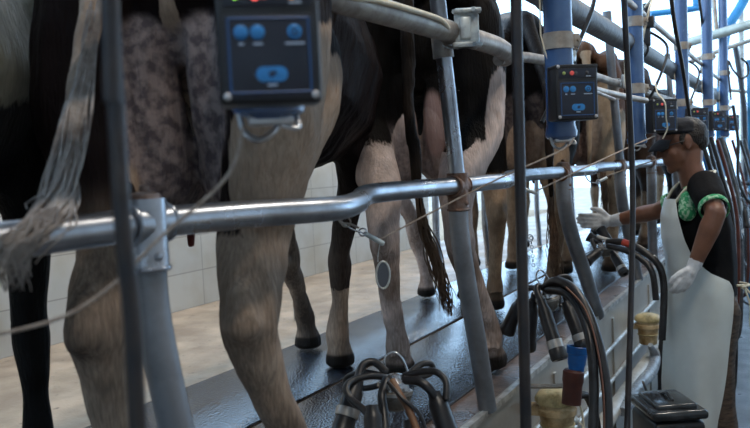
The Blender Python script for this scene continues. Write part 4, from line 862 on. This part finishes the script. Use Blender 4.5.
for s in (-1, 1): gl.tube([WM @ Vector(hd(.09, .05*s, .02)), WM @ Vector(hd(.05, .078*s, .022)), WM @ Vector(hd(.0, .083*s, .02))], .0025, 6, 4)
gl.build('dark_glasses', MATS['black plastic'], root)
eye = MB()
for s in (-1, 1):
    c = WM @ Vector(hd(.076, .031*s, .012)); eye.ball(c, .0095, 10)
eye.build('eyes', mat('eye', (.25, .22, .2), .2), root)
for s in (-1, 1):
    c = WM @ Vector(hd(.0795, .030*s, .020)); MB().ball(c, (.012, .014, .004), 8).build('eyebrow', hairm, root)
# shirt
sl_end = LS*.42+LE*.58; sr_end = RS*.62+RE*.38
part('shirt', [[((-.03, 0, .93), (.120, .165, .06)), ((-.035, 0, 1.06), (.120, .150, .08)), ((-.015, 0, 1.20), (.128, .168, .10)), ((-.01, 0, 1.32), (.108, .155, .075)), ((-.005, 0, 1.375), (.075, .085, .035))],
   [((0, .07, 1.365), .072), (tuple(LS), .073), (tuple(sl_end), .066)], [((0, -.07, 1.365), .072), (tuple(RS), .072), (tuple(sr_end), .064)]], .009, 4, shirtm)
d_ = (LE-LS).normalized()
def cuff(e, d, r):
    MB().lathe(WM @ (e+d*.040), (WM.to_3x3() @ d), [(r*.9, 0), (r, 0), (r*.985, .024), (r*.9, .026)], 28).build('sleeve_trim', greenm, root)
cuff(sl_end, d_, .0595)
d_ = (RE-RS).normalized()
cuff(sr_end, d_, .058)
part('side_panel', [[((.050, .085, 1.355), (.050, .042, .030)), ((.072, .108, 1.29), (.040, .038, .04))]], .008, 2, greenm)
part('collar_trim', [[((0, .05*math.cos(a)*1.35, 1.405), .001)] for a in ()] or [[((.0, .06, 1.395), (.05, .014, .014)), ((.055, .03, 1.385), (.014, .02, .012))]], .006, 1, greenm)
# trousers and boots
tr = [[((-.02, 0, .95), (.125, .17, .07)), ((-.025, 0, .86), (.13, .175, .08))]]
for s in (-1, 1): tr.append([((-.03, .085*s, .86), (.115, .09, .10)), ((-.025, .09*s, .66), .088), ((-.03, .095*s, .46), .080), ((-.04, .10*s, .38), .078)])
part('trousers', tr, .010, 4, pantm)
for s in (-1, 1):
    part('boot', [[((-.02, .10*s, .42), .066), ((-.02, .10*s, .25), .058), ((-.015, .10*s, .11), .052), ((.0, .105*s, .055), (.07, .048, .05)), ((.09, .11*s, .045), (.075, .05, .04))], [((-.01, .105*s, .018), (.08, .05, .016)), ((.10, .11*s, .018), (.07, .05, .016))]], .009, 3, bootm)
# apron: a sheet wrapped around the front
prof = [  # z, centre x, rx, ry, half angle deg
 (1.345, .02, .115, .13, 36), (1.27, .015, .138, .165, 44), (1.18, .01, .142, .172, 52), (1.10, .0, .140, .165, 62), (1.04, -.01, .148, .172, 84), (1.00, -.02, .155, .180, 112), (.95, -.01, .146, .186, 126), (.85, -.005, .144, .190, 124), (.70, .005, .140, .188, 122), (.55, .015, .138, .185, 114), (.42, .02, .132, .182, 106), (.32, .02, .130, .180, 102)]
nz, na = 60, 56; V = []
zs = [prof[0][0]+(prof[-1][0]-prof[0][0])*i/nz for i in range(nz+1)]
pz = [p[0] for p in prof][::-1]
def ip(k, z): return float(np.interp(z, pz, [p[k] for p in prof][::-1]))
for z in zs:
    ha = math.radians(ip(4, z)); cx, rx, ry = ip(1, z), ip(2, z), ip(3, z)
    for j in range(na+1):
        a = (j/na*2-1)*ha; low = max(0, min(1, (1.0-z)/.5))
        fold = .007*low*math.sin(a*5+1.3+z*2.5)+.004*low*math.sin(a*9+z*6)+.004*math.sin(a*3+z*17)*math.exp(-((z-1.0)/.12)**2)
        V.append(Vector((cx+(rx+fold)*math.cos(a), (ry+fold)*math.sin(a), z)))
n0 = len(V); V2 = []
for i, z in enumerate(zs):
    for j in range(na+1): v = V[i*(na+1)+j]; d = Vector((v.x, v.y, 0)).normalized(); V2.append(v-d*.003)
Fc = []
for i in range(nz):
    for j in range(na):
        q = (i*(na+1)+j, i*(na+1)+j+1, (i+1)*(na+1)+j+1, (i+1)*(na+1)+j); Fc.append(q); Fc.append(tuple(n0+k for k in reversed(q)))
for i in range(nz):
    for j, fl in ((0, 0), (na, 1)):
        a, b = i*(na+1)+j, (i+1)*(na+1)+j; Fc.append((a, b, n0+b, n0+a))
for j in range(na):
    for i in (0, nz): a, b = i*(na+1)+j, i*(na+1)+j+1; Fc.append((a, b, n0+b, n0+a))
ap = MB().add([WM @ v for v in V+V2], Fc).build('apron', apronm, root)
strapm = mat('cream neck strap', (.62, .60, .47), .6, 0, .1, 60, var_col=(.5, .48, .38))
nk = Vector((-.075, 0, 1.455))
for s in (1, -1):
    e = Vector((.11, .075*s, 1.335)); pts = [nk, Vector((-.045, .062*s, 1.445)), Vector((.02, .088*s, 1.425)), Vector((.075, .09*s, 1.385)), e]
    b = MB().tube([WM @ p for p in pts], .0065, 8, 6).build('neck_strap', strapm, root)
tie = MB().tube([WM @ Vector(p) for p in ((-.10, .17, .985), (-.15, .15, .98), (-.175, .08, .975), (-.17, .0, .97))], .005, 8, 5)
tie.tube([WM @ Vector(p) for p in ((-.13, .165, .98), (-.165, .17, .93), (-.175, .165, .86), (-.165, .165, .80), (-.15, .17, .82), (-.15, .175, .90), (-.13, .17, .975))], .004, 8, 5)
tie.ball(WM @ Vector((-.125, .17, .98)), .012, 8); tie.build('apron_tie', strapm, root)

# ------------------------------------------------------------------ light
w = bpy.data.worlds.new('world'); S.world = w; w.use_nodes = True
bg = w.node_tree.nodes['Background']; bg.inputs[0].default_value = (.45, .70, 1.0, 1); bg.inputs[1].default_value = 4.2
def lamp(name, loc, sx, sy, e, col, rot=(0, 0, 0)):
    l = bpy.data.lights.new(name, 'AREA'); l.shape = 'RECTANGLE'; l.size = sx; l.size_y = sy; l.energy = e; l.color = col
    o = bpy.data.objects.new(name, l); COL.objects.link(o); o.location = loc; o.rotation_euler = rot; return o
lamp('ceiling_or_fill_lamp', (.6, -.2, 2.9), 1.6, .12, 34, (1, .90, .78)); lamp('ceiling_or_fill_lamp', (3.4, -.2, 2.9), 1.6, .12, 40, (1, .90, .78)); lamp('ceiling_or_fill_lamp', (6.2, -.2, 2.9), 1.6, .12, 34, (1, .90, .78))
lamp('ceiling_or_fill_lamp', (2.6, 2.45, 2.6), 2.4, .15, 30, (1, .86, .70)); lamp('ceiling_or_fill_lamp', (5.6, 2.45, 2.6), 2.4, .15, 30, (1, .86, .70))  # added warm fill for the left wall; no lamp is known above it
S.view_settings.view_transform = 'Standard'; S.view_settings.look = 'None'; S.view_settings.gamma = 1; S.view_settings.exposure = -.1
S.view_settings.use_curve_mapping = False
